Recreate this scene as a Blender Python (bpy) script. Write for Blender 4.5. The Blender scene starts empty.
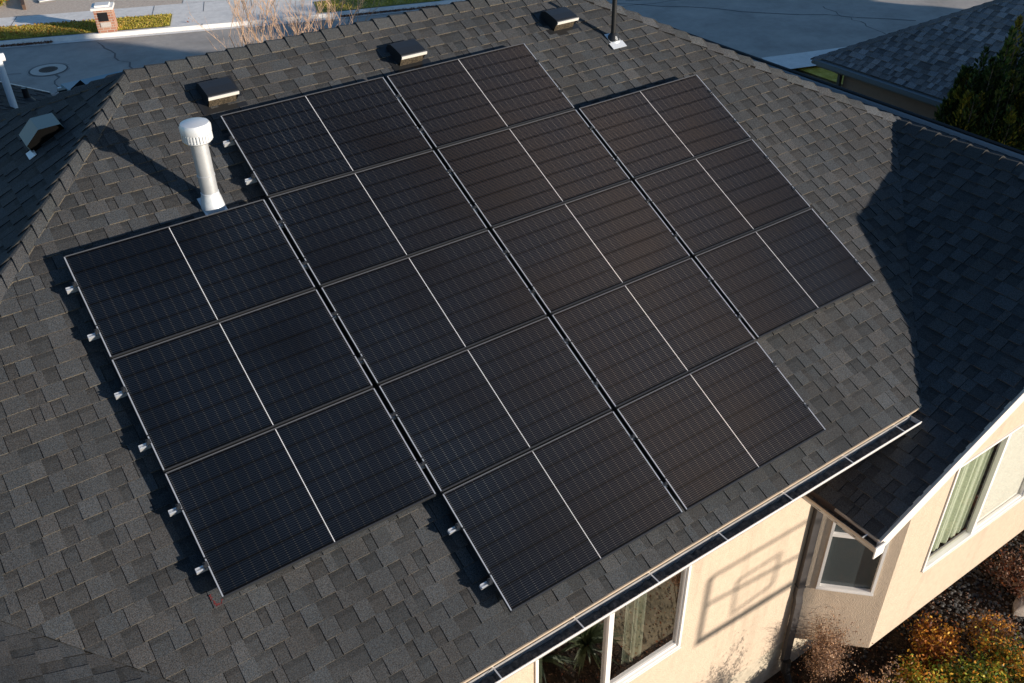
import bpy, math, random
from mathutils import Vector, Matrix
R = math.radians
random.seed(7)
scene = bpy.context.scene
C = scene.collection

# ------------------------------------------------------------------ camera
cam = bpy.data.cameras.new('camera')
cam.sensor_width = 36; cam.lens = 36 * 928.57 / 1024
cam.clip_start = 0.1; cam.clip_end = 800
camo = bpy.data.objects.new('camera', cam); C.objects.link(camo); scene.camera = camo
camo.matrix_world = Matrix(((0.821762, 0.341838, -0.455910, -4.168010), (-0.569611, 0.470571, -0.673874, -6.036504), (-0.015817, 0.813455, 0.581412, 4.435522), (0.000000, 0.000000, 0.000000, 1.000000)))

# ------------------------------------------------------------------ light
SUN_EL, SUN_AZ = 12.2, 148.8        # azimuth clockwise from +Y
world = bpy.data.worlds.new('World'); scene.world = world; world.use_nodes = True
nt = world.node_tree; nt.nodes.clear()
sky = nt.nodes.new('ShaderNodeTexSky'); sky.sky_type = 'NISHITA'; sky.sun_disc = False
sky.sun_elevation = R(SUN_EL); sky.sun_rotation = R(SUN_AZ)
sky.air_density = 1.0; sky.dust_density = 0.3; sky.ozone_density = 3.0
bg = nt.nodes.new('ShaderNodeBackground'); bg.inputs['Strength'].default_value = 0.090
wo = nt.nodes.new('ShaderNodeOutputWorld')
tint = nt.nodes.new('ShaderNodeMix'); tint.data_type = 'RGBA'; tint.blend_type = 'MULTIPLY'; tint.inputs[0].default_value = 1
tint.inputs[7].default_value = (.88, .98, 1.02, 1)
nt.links.new(sky.outputs[0], tint.inputs[6]); nt.links.new(tint.outputs[2], bg.inputs[0]); nt.links.new(bg.outputs[0], wo.inputs[0])
sun = bpy.data.lights.new('sun', 'SUN'); sun.energy = 4.6; sun.angle = R(0.55); sun.color = (1.0, 0.89, 0.76)
suno = bpy.data.objects.new('sun', sun); C.objects.link(suno)
_e = R(SUN_EL); _a = R(SUN_AZ)
suno.rotation_euler = Vector((-math.sin(_a) * math.cos(_e), -math.cos(_a) * math.cos(_e), -math.sin(_e))).to_track_quat('-Z', 'Y').to_euler()
suno.location = (20, -30, 20)
scene.view_settings.view_transform = 'Standard'; scene.view_settings.look = 'None'
scene.view_settings.exposure = 0.62; scene.view_settings.gamma = 1.0

# ------------------------------------------------------------------ helpers
class MB:
    def __init__(s): s.v = []; s.f = []; s.m = []; s.col = []; s.uv = []
    def face(s, pts, m=0, col=(1, 1, 1), uv=None):
        i = len(s.v); s.v += [tuple(p) for p in pts]
        s.f.append(tuple(range(i, i + len(pts)))); s.m.append(m); s.col.append(col)
        s.uv.append(uv if uv else [(0, 0)] * len(pts))
    def box(s, x0, x1, y0, y1, z0, z1, m=0, M=None, col=(1, 1, 1)):
        P = [Vector((x, y, z)) for z in (z0, z1) for y in (y0, y1) for x in (x0, x1)]
        if M is not None: P = [M @ p for p in P]
        for q in ((0, 2, 3, 1), (4, 5, 7, 6), (0, 1, 5, 4), (2, 6, 7, 3), (0, 4, 6, 2), (1, 3, 7, 5)):
            s.face([P[k] for k in q], m, col)
    def tube(s, pts, rad, n=10, m=0, caps=True, col=(1, 1, 1)):
        pts = [Vector(p) for p in pts]
        if not isinstance(rad, (list, tuple)): rad = [rad] * len(pts)
        rings = []
        for i, p in enumerate(pts):
            d = (pts[min(i + 1, len(pts) - 1)] - pts[max(i - 1, 0)]).normalized()
            a = d.cross(Vector((0, 0, 1)) if abs(d.z) < .9 else Vector((1, 0, 0))).normalized(); b = d.cross(a)
            rings.append([p + rad[i] * (math.cos(t * 2 * math.pi / n) * a + math.sin(t * 2 * math.pi / n) * b) for t in range(n)])
        for r0, r1 in zip(rings, rings[1:]):
            for t in range(n):
                s.face([r0[t], r0[(t + 1) % n], r1[(t + 1) % n], r1[t]], m, col)
        if caps: s.face(rings[0][::-1], m, col); s.face(rings[-1], m, col)
    def lathe(s, prof, c=(0, 0, 0), n=24, m=0):
        c = Vector(c)
        for (r0, z0), (r1, z1) in zip(prof, prof[1:]):
            for t in range(n):
                a0 = 2 * math.pi * t / n; a1 = 2 * math.pi * (t + 1) / n
                P = [c + Vector((r0 * math.cos(a0), r0 * math.sin(a0), z0)), c + Vector((r0 * math.cos(a1), r0 * math.sin(a1), z0)),
                     c + Vector((r1 * math.cos(a1), r1 * math.sin(a1), z1)), c + Vector((r1 * math.cos(a0), r1 * math.sin(a0), z1))]
                if r0 < 1e-5: P = P[1:]
                elif r1 < 1e-5: P = P[:3]
                s.face(P, m)
    def mesh(s, name, mats, smooth=False, weld=False):
        me = bpy.data.meshes.new(name); me.from_pydata(s.v, [], s.f)
        for mt in (mats if isinstance(mats, (list, tuple)) else [mats]): me.materials.append(mt)
        me.polygons.foreach_set('material_index', s.m)
        ca = me.color_attributes.new('tone', 'FLOAT_COLOR', 'CORNER')
        flat = []
        for f, c in zip(s.f, s.col):
            if isinstance(c[0], (tuple, list)):
                for k in range(len(f)): flat += [*c[k], 1.0]
            else: flat += [*c, 1.0] * len(f)
        ca.data.foreach_set('color', flat)
        u = me.uv_layers.new(name='UVMap')
        u.data.foreach_set('uv', [x for q in s.uv for p in q for x in p])
        if weld or smooth:
            import bmesh
            b = bmesh.new(); b.from_mesh(me); bmesh.ops.remove_doubles(b, verts=b.verts, dist=1e-5)
            bmesh.ops.recalc_face_normals(b, faces=b.faces); b.to_mesh(me); b.free()
        if smooth:
            me.polygons.foreach_set('use_smooth', [True] * len(me.polygons))
            me.set_sharp_from_angle(angle=R(40))
        me.update(); return me
    def build(s, name, mats, parent=None, smooth=False, weld=False, mat=None):
        o = bpy.data.objects.new(name, s.mesh(name, mats, smooth, weld)); C.objects.link(o)
        if parent is not None: o.parent = parent
        if mat is not None: o.matrix_world = mat
        return o

def tag(o, label=None, cat=None, group=None, kind=None):
    if label: o['label'] = label
    if cat: o['category'] = cat
    if group: o['group'] = group
    if kind: o['kind'] = kind
    return o
def thing(name, loc, label, cat, group=None, rot=(0, 0, 0)):
    o = bpy.data.objects.new(name, None); C.objects.link(o); o.location = loc; o.rotation_euler = rot
    o.empty_display_size = .1
    return tag(o, label, cat, group)
def dup(root, loc=None, label=None, rot=None):
    r = root.copy(); C.objects.link(r)
    if loc is not None: r.location = loc
    if rot is not None: r.rotation_euler = rot
    if label: r['label'] = label
    for ch in list(root.children):
        cc = ch.copy(); C.objects.link(cc); cc.parent = r
        for g in ch.children:
            d = g.copy(); C.objects.link(d); d.parent = cc
    return r

# ------------------------------------------------------------------ materials
def mat(name, col=(.5, .5, .5), rough=.6, metal=0.0, spec=.5, noise=0, nscale=20, bump=0, bscale=60, coat=0, detail=4, streak=0, bd=.01):
    m = bpy.data.materials.new(name); m.use_nodes = True; n = m.node_tree.nodes; l = m.node_tree.links
    b = n['Principled BSDF']; b.inputs['Base Color'].default_value = (*col, 1); b.inputs['Roughness'].default_value = rough
    b.inputs['Metallic'].default_value = metal; b.inputs['Specular IOR Level'].default_value = spec
    b.inputs['Coat Weight'].default_value = coat
    tc = n.new('ShaderNodeTexCoord')
    if noise:
        t = n.new('ShaderNodeTexNoise'); t.inputs['Scale'].default_value = nscale; t.inputs['Detail'].default_value = detail; t.inputs['Roughness'].default_value = .7
        l.new(tc.outputs['Object'], t.inputs['Vector'])
        mr = n.new('ShaderNodeMapRange'); mr.inputs[1].default_value = .25; mr.inputs[2].default_value = .75
        mr.inputs[3].default_value = 1 - noise; mr.inputs[4].default_value = 1 + noise; l.new(t.outputs[0], mr.inputs[0])
        mx = n.new('ShaderNodeMix'); mx.data_type = 'RGBA'; mx.blend_type = 'MULTIPLY'; mx.inputs[0].default_value = 1
        mx.inputs[6].default_value = (*col, 1); l.new(mr.outputs[0], mx.inputs[7]); l.new(mx.outputs[2], b.inputs['Base Color'])
        if streak:      # water stains and dust, drawn out downwards
            mp = n.new('ShaderNodeMapping'); mp.inputs['Scale'].default_value = (2.6, 2.6, .35); l.new(tc.outputs['Object'], mp.inputs[0])
            t3 = n.new('ShaderNodeTexNoise'); t3.inputs['Scale'].default_value = 1.6; t3.inputs['Detail'].default_value = 9; t3.inputs['Roughness'].default_value = .65; l.new(mp.outputs[0], t3.inputs['Vector'])
            m3 = n.new('ShaderNodeMapRange'); m3.inputs[1].default_value = .52; m3.inputs[2].default_value = .72; m3.inputs[3].default_value = 1; m3.inputs[4].default_value = 1 - streak; l.new(t3.outputs[0], m3.inputs[0])
            x3 = n.new('ShaderNodeMix'); x3.data_type = 'RGBA'; x3.blend_type = 'MULTIPLY'; x3.inputs[0].default_value = 1
            l.new(mx.outputs[2], x3.inputs[6]); l.new(m3.outputs[0], x3.inputs[7]); l.new(x3.outputs[2], b.inputs['Base Color'])
    if bump:
        t2 = n.new('ShaderNodeTexNoise'); t2.inputs['Scale'].default_value = bscale; t2.inputs['Detail'].default_value = 5
        l.new(tc.outputs['Object'], t2.inputs['Vector'])
        bp = n.new('ShaderNodeBump'); bp.inputs['Strength'].default_value = bump; bp.inputs['Distance'].default_value = bd
        l.new(t2.outputs[0], bp.inputs['Height']); l.new(bp.outputs[0], b.inputs['Normal'])
    return m

def ramp_mat(name, stops, scale, rough=.9, bump=.4, detail=8, dist=.02, coord='Object'):
    m = bpy.data.materials.new(name); m.use_nodes = True; n = m.node_tree.nodes; l = m.node_tree.links
    b = n['Principled BSDF']; b.inputs['Roughness'].default_value = rough; b.inputs['Specular IOR Level'].default_value = .2
    tc = n.new('ShaderNodeTexCoord'); t = n.new('ShaderNodeTexNoise'); t.inputs['Scale'].default_value = scale
    t.inputs['Detail'].default_value = detail; t.inputs['Roughness'].default_value = .72
    l.new(tc.outputs[coord], t.inputs['Vector'])
    cr = n.new('ShaderNodeValToRGB'); e = cr.color_ramp.elements
    while len(e) > 1: e.remove(e[-1])
    e[0].position = stops[0][0]; e[0].color = (*stops[0][1], 1)
    for p, c in stops[1:]:
        x = e.new(p); x.color = (*c, 1)
    l.new(t.outputs[0], cr.inputs[0]); l.new(cr.outputs[0], b.inputs['Base Color'])
    t2 = n.new('ShaderNodeTexNoise'); t2.inputs['Scale'].default_value = scale * 6; l.new(tc.outputs[coord], t2.inputs['Vector'])
    bp = n.new('ShaderNodeBump'); bp.inputs['Strength'].default_value = bump; bp.inputs['Distance'].default_value = dist
    l.new(t2.outputs[0], bp.inputs['Height']); l.new(bp.outputs[0], b.inputs['Normal'])
    return m

def shingle_mat(name, tint=(.98, 1.0, 1.04), base=.045):
    m = bpy.data.materials.new(name); m.use_nodes = True; n = m.node_tree.nodes; l = m.node_tree.links
    b = n['Principled BSDF']; b.inputs['Roughness'].default_value = .85; b.inputs['Specular IOR Level'].default_value = .25
    at = n.new('ShaderNodeAttribute'); at.attribute_name = 'tone'
    tc = n.new('ShaderNodeTexCoord')
    t = n.new('ShaderNodeTexNoise'); t.inputs['Scale'].default_value = 130; t.inputs['Detail'].default_value = 2; t.inputs['Roughness'].default_value = .8
    l.new(tc.outputs['Object'], t.inputs['Vector'])
    mr = n.new('ShaderNodeMapRange'); mr.inputs[1].default_value = .32; mr.inputs[2].default_value = .68; mr.inputs[3].default_value = .30; mr.inputs[4].default_value = 1.85
    l.new(t.outputs[0], mr.inputs[0])
    t2 = n.new('ShaderNodeTexNoise'); t2.inputs['Scale'].default_value = 1.3; t2.inputs['Detail'].default_value = 5
    l.new(tc.outputs['Object'], t2.inputs['Vector'])
    mr2 = n.new('ShaderNodeMapRange'); mr2.inputs[1].default_value = .3; mr2.inputs[2].default_value = .7; mr2.inputs[3].default_value = .86; mr2.inputs[4].default_value = 1.14
    l.new(t2.outputs[0], mr2.inputs[0])
    # coloured granules
    t3 = n.new('ShaderNodeTexNoise'); t3.inputs['Scale'].default_value = 120; t3.inputs['Detail'].default_value = 1; l.new(tc.outputs['Object'], t3.inputs['Vector'])
    cr = n.new('ShaderNodeValToRGB'); e = cr.color_ramp.elements
    e[0].position = .35; e[0].color = (base * .88 * tint[0], base * .98 * tint[1], base * 1.06 * tint[2], 1)
    e[1].position = .68; e[1].color = (base * 1.12 * tint[0], base * 1.02 * tint[1], base * .92 * tint[2], 1)
    l.new(t3.outputs[0], cr.inputs[0])
    def mul(a, bb):
        x = n.new('ShaderNodeMix'); x.data_type = 'RGBA'; x.blend_type = 'MULTIPLY'; x.inputs[0].default_value = 1
        l.new(a, x.inputs[6]); l.new(bb, x.inputs[7]); return x.outputs[2]
    o = mul(mul(mul(cr.outputs[0], at.outputs['Color']), mr.outputs[0]), mr2.outputs[0])
    l.new(o, b.inputs['Base Color'])
    bp = n.new('ShaderNodeBump'); bp.inputs['Strength'].default_value = .5; bp.inputs['Distance'].default_value = .003
    l.new(t.outputs[0], bp.inputs['Height']); l.new(bp.outputs[0], b.inputs['Normal'])
    return m

def attr_mat(name, rough=.7, spec=.3, trans=0):
    m = bpy.data.materials.new(name); m.use_nodes = True; n = m.node_tree.nodes; l = m.node_tree.links
    b = n['Principled BSDF']; b.inputs['Roughness'].default_value = rough; b.inputs['Specular IOR Level'].default_value = spec
    at = n.new('ShaderNodeAttribute'); at.attribute_name = 'tone'; l.new(at.outputs['Color'], b.inputs['Base Color'])
    if trans:
        tr = n.new('ShaderNodeBsdfTranslucent'); l.new(at.outputs['Color'], tr.inputs[0])
        mx = n.new('ShaderNodeMixShader'); mx.inputs[0].default_value = trans
        out = n['Material Output']; l.new(b.outputs[0], mx.inputs[1]); l.new(tr.outputs[0], mx.inputs[2]); l.new(mx.outputs[0], out.inputs[0])
    return m

M_SH = shingle_mat('asphalt_shingle')
M_SHN = shingle_mat('neighbour_shingle', (1.06, 1.0, 1.0), .15)
M_STUCCO = mat('stucco', (.55, .44, .335), .9, spec=.1, noise=.10, nscale=14, bump=.8, bscale=90, streak=.18, bd=.009, detail=8)
M_STUCCO_N = mat('neighbour_stucco', (.36, .25, .19), .9, spec=.1, noise=.08, nscale=10)
M_CONC = mat('concrete', (.76, .735, .70), .9, spec=.2, noise=.16, nscale=5, bump=.3, bscale=80, detail=8)
M_FOUND = mat('foundation_concrete', (.46, .40, .31), .95, spec=.1, noise=.25, nscale=7, bump=.5, bscale=30)
M_WHITE = mat('white_paint', (.80, .77, .73), .45, noise=.04, nscale=8)
M_VINYL = mat('window_vinyl', (.78, .75, .72), .4)
M_FASCIA = mat('fascia_paint', (.66, .56, .44), .6, noise=.12, nscale=10)
M_GUT = mat('gutter_metal', (.42, .41, .40), .45, metal=.3, noise=.25, nscale=9)
M_GUTLIP = mat('gutter_lip', (.74, .71, .68), .35, metal=.2)
M_GUTDIRT = ramp_mat('gutter_debris', [(.35, (.045, .042, .04)), (.52, (.10, .095, .09)), (.68, (.22, .19, .16))], 26)
M_SPOUT = mat('downspout_paint', (.06, .055, .055), .5, noise=.15, nscale=6)
M_BLACKPL = mat('black_plastic', (.015, .015, .016), .4)
M_FRAME = mat('anodised_frame_black', (.05, .052, .055), .4, metal=.5)
M_FRAME2 = mat('anodised_frame_edge', (.62, .63, .65), .35, metal=.6)
M_ALU = mat('rail_aluminium', (.88, .89, .9), .3, metal=.6)
M_STEEL = mat('galvanised_steel', (.62, .63, .64), .38, metal=.55, noise=.10, nscale=12)
M_CAPW = mat('galvanised_cap', (.74, .75, .76), .4, metal=.3, noise=.06, nscale=20)
M_VENT = mat('vent_black_metal', (.035, .036, .038), .32, metal=.5, coat=.3)
M_VENTD = mat('vent_inner_dark', (.004, .004, .004), .9, spec=.02)
M_MESH = ramp_mat('vent_screen', [(.4, (.012, .011, .01)), (.62, (.13, .10, .065))], 90, bump=0)
M_FLASH = mat('galvanised_flashing', (.72, .75, .78), .5, metal=.4, noise=.15, nscale=15)
M_ASPH = ramp_mat('asphalt_road', [(.3, (.31, .285, .26)), (.5, (.39, .36, .33)), (.7, (.47, .43, .39))], .9, bump=.3)
M_LAWN = ramp_mat('lawn_grass', [(.3, (.14, .13, .025)), (.48, (.27, .24, .06)), (.6, (.40, .33, .09)), (.75, (.5, .4, .16))], 1.7)
M_DRYYARD = ramp_mat('gravel_yard', [(.3, (.48, .37, .29)), (.5, (.60, .50, .41)), (.7, (.7, .61, .52))], 14)
M_SOIL = ramp_mat('bark_mulch', [(.3, (.012, .009, .007)), (.5, (.035, .024, .017)), (.62, (.07, .045, .028)), (.75, (.12, .075, .04))], 9, bump=1.0)
M_GROUND = ramp_mat('dry_ground', [(.3, (.10, .085, .045)), (.5, (.34, .29, .19)), (.7, (.58, .50, .36))], 1.1)
M_LEAF = attr_mat('leaf', .6, .3, .3)
M_BARK = mat('bark', (.16, .11, .075), .9, noise=.3, nscale=30)
M_TWIG = mat('pale_twig', (.60, .40, .26), .8, noise=.25, nscale=20)
M_STONE = attr_mat('stone', .8)
M_CURT = mat('curtain_fabric', (.70, .74, .62), .9, noise=.08, nscale=20)
M_DARK = mat('room_dark', (.04, .045, .038), .9)
M_BLIND = mat('roller_blind', (.80, .78, .73), .9, noise=.06, nscale=10)
def glass_mat(name, tint=(.9, .95, .92), refl=.12, rough=.02):
    m = bpy.data.materials.new(name); m.use_nodes = True; n = m.node_tree.nodes; l = m.node_tree.links
    n.remove(n['Principled BSDF'])
    g = n.new('ShaderNodeBsdfGlossy'); g.inputs['Roughness'].default_value = rough
    t = n.new('ShaderNodeBsdfTransparent'); t.inputs[0].default_value = (*tint, 1)
    fr = n.new('ShaderNodeFresnel'); fr.inputs[0].default_value = 1.6
    ad = n.new('ShaderNodeMath'); ad.operation = 'ADD'; ad.inputs[1].default_value = refl; ad.use_clamp = True
    l.new(fr.outputs[0], ad.inputs[0])
    mx = n.new('ShaderNodeMixShader'); l.new(ad.outputs[0], mx.inputs[0]); l.new(t.outputs[0], mx.inputs[1]); l.new(g.outputs[0], mx.inputs[2])
    l.new(mx.outputs[0], n['Material Output'].inputs[0]); return m
M_GLASS = glass_mat('window_glass', (.92, .93, .91), .12)
M_GLASSR = glass_mat('reflecting_glass', (.75, .78, .75), .50)
M_GLASSD = mat('screened_glass', (.045, .058, .063), .25, noise=.1, nscale=40, coat=.6)

# solar laminate: half-cut cells with fine wires, in the laminate's own coordinates (metres)
PL, PW = 1.716, 1.038
ANI = .70
def cell_mat():
    m = bpy.data.materials.new('solar_laminate'); m.use_nodes = True; n = m.node_tree.nodes; l = m.node_tree.links
    b = n['Principled BSDF']
    tc = n.new('ShaderNodeTexCoord'); sp = n.new('ShaderNodeSeparateXYZ'); l.new(tc.outputs['Object'], sp.inputs[0])
    def mt(op, a, bb=None, c=None):
        x = n.new('ShaderNodeMath'); x.operation = op
        for i, q in enumerate((a, bb, c)):
            if q is None: continue
            if isinstance(q, (int, float)): x.inputs[i].default_value = q
            else: l.new(q, x.inputs[i])
        return x.outputs[0]
    def band(coord, off, period, half):      # 1 within half of a multiple of period
        f = mt('FRACT', mt('DIVIDE', mt('ADD', coord, off + period * .5 + 50 * period), period))
        return mt('LESS_THAN', mt('ABSOLUTE', mt('SUBTRACT', f, .5)), half / period)
    cw = (PW - .044) / 6
    ch = (PL / 2 - .022 - .006) / 10
    x = mt('ABSOLUTE', mt('SUBTRACT', sp.outputs[0], PL / 2)); y = mt('SUBTRACT', sp.outputs[1], .022)
    rowgap = band(y, 0, cw, .0080)
    wire = band(y, cw / 20, cw / 10, .00125)
    colg = band(mt('SUBTRACT', x, .006), 0, ch, .0048)
    mid = mt('LESS_THAN', x, .0026)
    nz = n.new('ShaderNodeTexNoise'); nz.inputs['Scale'].default_value = 3.0; l.new(tc.outputs['Object'], nz.inputs['Vector'])
    def mix(f, c1, c2):
        q = n.new('ShaderNodeMix'); q.data_type = 'RGBA'; l.new(f, q.inputs[0])
        for i, c in ((6, c1), (7, c2)):
            if isinstance(c, tuple): q.inputs[i].default_value = (*c, 1)
            else: l.new(c, q.inputs[i])
        return q.outputs[2]
    base = mix(nz.outputs[0], (.0006, .0026, .0070), (.0012, .0029, .0058))
    base = mix(wire, base, (.066, .094, .142))
    base = mix(mt('MULTIPLY', wire, colg), base, (.42, .40, .38))
    base = mix(rowgap, base, (.0006, .0006, .001))
    base = mix(mid, base, (.62, .62, .64))
    l.new(base, b.inputs['Base Color'])
    b.inputs['Roughness'].default_value = .5; b.inputs['Specular IOR Level'].default_value = .12
    # contact wires run along x: a glossy lobe that is narrow along them and wide across them, as on tiny cylinders
    gw = n.new('ShaderNodeBsdfAnisotropic' if hasattr(bpy.types, 'ShaderNodeBsdfAnisotropic') else 'ShaderNodeBsdfGlossy'); gw.inputs['Roughness'].default_value = .6; gw.inputs['Anisotropy'].default_value = ANI
    gw.inputs['Color'].default_value = (.066, .052, .043, 1)
    tg = n.new('ShaderNodeCombineXYZ'); tg.inputs[0].default_value = 1.0; tg.inputs[1].default_value = -.07; tg.inputs[2].default_value = -.035; l.new(tg.outputs[0], gw.inputs['Tangent'])
    sel = mt('MULTIPLY', mt('MULTIPLY', wire, mt('SUBTRACT', 1.0, rowgap)), mt('SUBTRACT', 1.0, mid))
    ms = n.new('ShaderNodeMixShader'); gp = n.new('ShaderNodeNewGeometry'); n5 = n.new('ShaderNodeTexNoise'); n5.inputs['Scale'].default_value = 1.1; n5.inputs['Detail'].default_value = 5; l.new(gp.outputs['Position'], n5.inputs['Vector'])
    l.new(mt('MULTIPLY', sel, mt('MULTIPLY_ADD', n5.outputs[0], 1.1, .18)), ms.inputs[0]); l.new(b.outputs[0], ms.inputs[1]); l.new(gw.outputs[0], ms.inputs[2])
    l.new(ms.outputs[0], n['Material Output'].inputs[0])
    b.inputs['Coat Weight'].default_value = .12; b.inputs['Coat Roughness'].default_value = .16; b.inputs['Coat IOR'].default_value = 1.30
    return m
M_CELL = cell_mat()

# ------------------------------------------------------------------ roof geometry
m_ = 5.9 / 12; TH = math.atan(m_); c_, s_ = math.cos(TH), math.sin(TH)
def W(u, v, n): return Vector((u, -c_ * v - s_ * n, -s_ * v + c_ * n))   # point in the array frame: along eave, down slope, out of roof
HR = .15                                                                # panels' height above the shingles

def clip(poly, edges):
    for (a, b) in edges:
        if not poly: return []
        nx, ny = -(b[1] - a[1]), (b[0] - a[0]); out = []
        d = [(p[0] - a[0]) * nx + (p[1] - a[1]) * ny for p in poly]
        for i in range(len(poly)):
            j = (i + 1) % len(poly); p, q = poly[i], poly[j]
            if d[i] >= 0: out.append(p)
            if (d[i] >= 0) != (d[j] >= 0):
                t = d[i] / (d[i] - d[j]); out.append(tuple(p[k] + t * (q[k] - p[k]) for k in range(3)))
        poly = out
    return poly

def shingle_face(mb, pts, eu, seed, scale=1.0, exp=.143, contrast=1.0, detail=True, parts=None):
    """pts: convex planar polygon; lays courses of laminated shingles with real thickness"""
    rnd = random.Random(seed)
    pts = [Vector(p) for p in pts]; O = pts[0]; eu = Vector(eu).normalized()
    n = Vector((0, 0, 0))
    for i in range(len(pts)): n += (pts[i] - O).cross(pts[(i + 1) % len(pts)] - O)
    n.normalize()
    if n.z < 0: n = -n
    eu = (eu - n * eu.dot(n)).normalized()
    ev = n.cross(eu)
    if ev.z > 0: ev = -ev
    P2 = [((p - O).dot(eu), (p - O).dot(ev)) for p in pts]
    area = sum(P2[i][0] * P2[(i + 1) % len(P2)][1] - P2[(i + 1) % len(P2)][0] * P2[i][1] for i in range(len(P2)))
    if area < 0: P2 = P2[::-1]
    regions = []
    for pp in (parts or [pts]):
        q = [((Vector(p) - O).dot(eu), (Vector(p) - O).dot(ev)) for p in pp]
        if sum(q[i][0] * q[(i + 1) % len(q)][1] - q[(i + 1) % len(q)][0] * q[i][1] for i in range(len(q))) < 0: q = q[::-1]
        regions.append([(q[i], q[(i + 1) % len(q)]) for i in range(len(q))])
        mb.face([O + eu * p[0] + ev * p[1] - n * .004 for p in q], 0, (.5, .5, .5))
    umin = min(p[0] for p in P2); umax = max(p[0] for p in P2); vmin = min(p[1] for p in P2); vmax = max(p[1] for p in P2)
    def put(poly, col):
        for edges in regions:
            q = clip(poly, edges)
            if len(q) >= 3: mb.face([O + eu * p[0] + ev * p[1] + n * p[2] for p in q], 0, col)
    k = 0; v1 = vmax
    while v1 > vmin - .01:
        v0 = v1 - exp; u = umin - rnd.random() * .4; prev = None; hi = rnd.random() < .5; run = rnd.random()
        while u < umax + .05:
            w = rnd.choice((.10, .13, .16, .19, .22, .25)) * (rnd.uniform(.88, 1.12)) * scale * .76
            if hi:
                h = .0120; t = rnd.uniform(.95, 1.22)
                if rnd.random() < .2: t *= 1.12
            else:
                w *= .85; h = .0050; t = rnd.uniform(.74, .99)
            if rnd.random() < .12: h += .0015
            t = 1 + (t - 1) * contrast
            warm = rnd.uniform(-.05, .05)
            cl = (t * (1 + warm), t, t * (1 - warm * .8))
            un = u + w; g = .005 if rnd.random() < .45 else .0
            ua, ub = u + g, un; dv = rnd.uniform(-.002, .002)
            hu = .0006 if not hi else .004
            vb = v1 + dv
            # the uncovered lower shingles carry a darker printed band at their top
            if not hi and detail:
                vm = v0 + exp * .30; hm = hu + (h - hu) * .30
                dk = tuple(x * .74 for x in cl)
                put([(ua, v0, hu), (ub, v0, hu), (ub, vm, hm), (ua, vm, hm)], (dk, dk, cl, cl) if False else dk)
                put([(ua, vm, hm), (ub, vm, hm), (ub, vb, h), (ua, vb, h)], cl)
            else:
                put([(ua, v0, hu), (ub, v0, hu), (ub, vb, h), (ua, vb, h)], cl)
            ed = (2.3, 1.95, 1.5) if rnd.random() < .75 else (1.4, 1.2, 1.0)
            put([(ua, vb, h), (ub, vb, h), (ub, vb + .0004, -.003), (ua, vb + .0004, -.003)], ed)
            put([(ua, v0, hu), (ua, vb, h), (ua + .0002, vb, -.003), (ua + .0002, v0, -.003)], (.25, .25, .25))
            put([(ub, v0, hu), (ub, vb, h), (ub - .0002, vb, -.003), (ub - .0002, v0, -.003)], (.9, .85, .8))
            u = un
            hi = not hi if rnd.random() < .90 else hi
        v1 -= exp; k += 1

def cap_line(mb, a, b, sa, sb, half=.155, exp=.205, t=.020, seed=1, tone=1.12, edge=(1.9, 1.6, 1.2), var=.14):
    """overlapping cap shingles from a (top) to b; sa, sb are unit directions down the two roof faces"""
    rnd = random.Random(seed); a = Vector(a); b = Vector(b); d = (b - a).normalized(); L = (b - a).length
    sa = Vector(sa).normalized(); sb = Vector(sb).normalized()
    up = Vector((0, 0, 1)); up = (up - d * up.dot(d)).normalized()
    k = 0; x = 0
    while x < L:
        x1 = min(x + exp, L + .02); tt = tone * rnd.uniform(1 - var, 1 + var); cl = (tt * rnd.uniform(.98, 1.03), tt, tt * rnd.uniform(.95, 1.0))
        h0, h1 = .008, .008 + t; j = rnd.uniform(-.006, .006)
        def sec(xx, h): return [a + d * xx + sa * (half + j) + up * (h * .6), a + d * xx + sa * .02 + up * (h + .004), a + d * xx + sb * .02 + up * (h + .004), a + d * xx + sb * (half + j) + up * (h * .6)]
        s0, s1 = sec(x - .01, h0), sec(x1, h1)
        for i in range(3): mb.face([s0[i], s0[i + 1], s1[i + 1], s1[i]], 0, cl)
        dn = Vector(up) * -.03
        for i in range(3): mb.face([s1[i], s1[i + 1], s1[i + 1] + dn, s1[i] + dn], 0, (.75, .7, .65))
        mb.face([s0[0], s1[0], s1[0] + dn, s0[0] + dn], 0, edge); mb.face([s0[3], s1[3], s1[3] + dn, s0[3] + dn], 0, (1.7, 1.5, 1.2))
        x += exp; k += 1
# ------------------------------------------------------------------ terrain
ZF, ZR = -4.2, -5.75          # street level in front, garden level behind
def gz(x, y):
    t = min(1, max(0, (y + 1.0) / 7.0)); t = t * t * (3 - 2 * t)
    return ZR + (ZF - .06 - ZR) * t
def structure(name, mb, m, **k): return tag(mb.build(name, m, **k), kind='structure')
g = MB()
xs = [-400, -120, -60, -30] + [i * 2.0 for i in range(-10, 20)] + [60, 120, 400]
ys = [-400, -120, -60, -30, -20, -15, -12, -10, -8, -7] + [i * .5 for i in range(-12, 20)] + [12, 16, 24, 32, 60, 120, 400]
for x0, x1 in zip(xs, xs[1:]):
    for y0, y1 in zip(ys, ys[1:]):
        g.face([(x0, y0, gz(x0, y0)), (x1, y0, gz(x1, y0)), (x1, y1, gz(x1, y1)), (x0, y1, gz(x0, y1))])
structure('ground', g, M_GROUND)
# planting bed soil
g = MB()
for x0, x1, y0, y1 in ((2.7, 12, -7.5, -1.2), (-4, 2.7, -3.2, -1.2), (-4, 1.1, -7.5, -3.2)):
    g.face([(x0, y0, ZR + .006), (x1, y0, ZR + .006), (x1, y1, ZR + .006), (x0, y1, ZR + .006)])
structure('garden_soil', g, M_SOIL)

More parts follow.
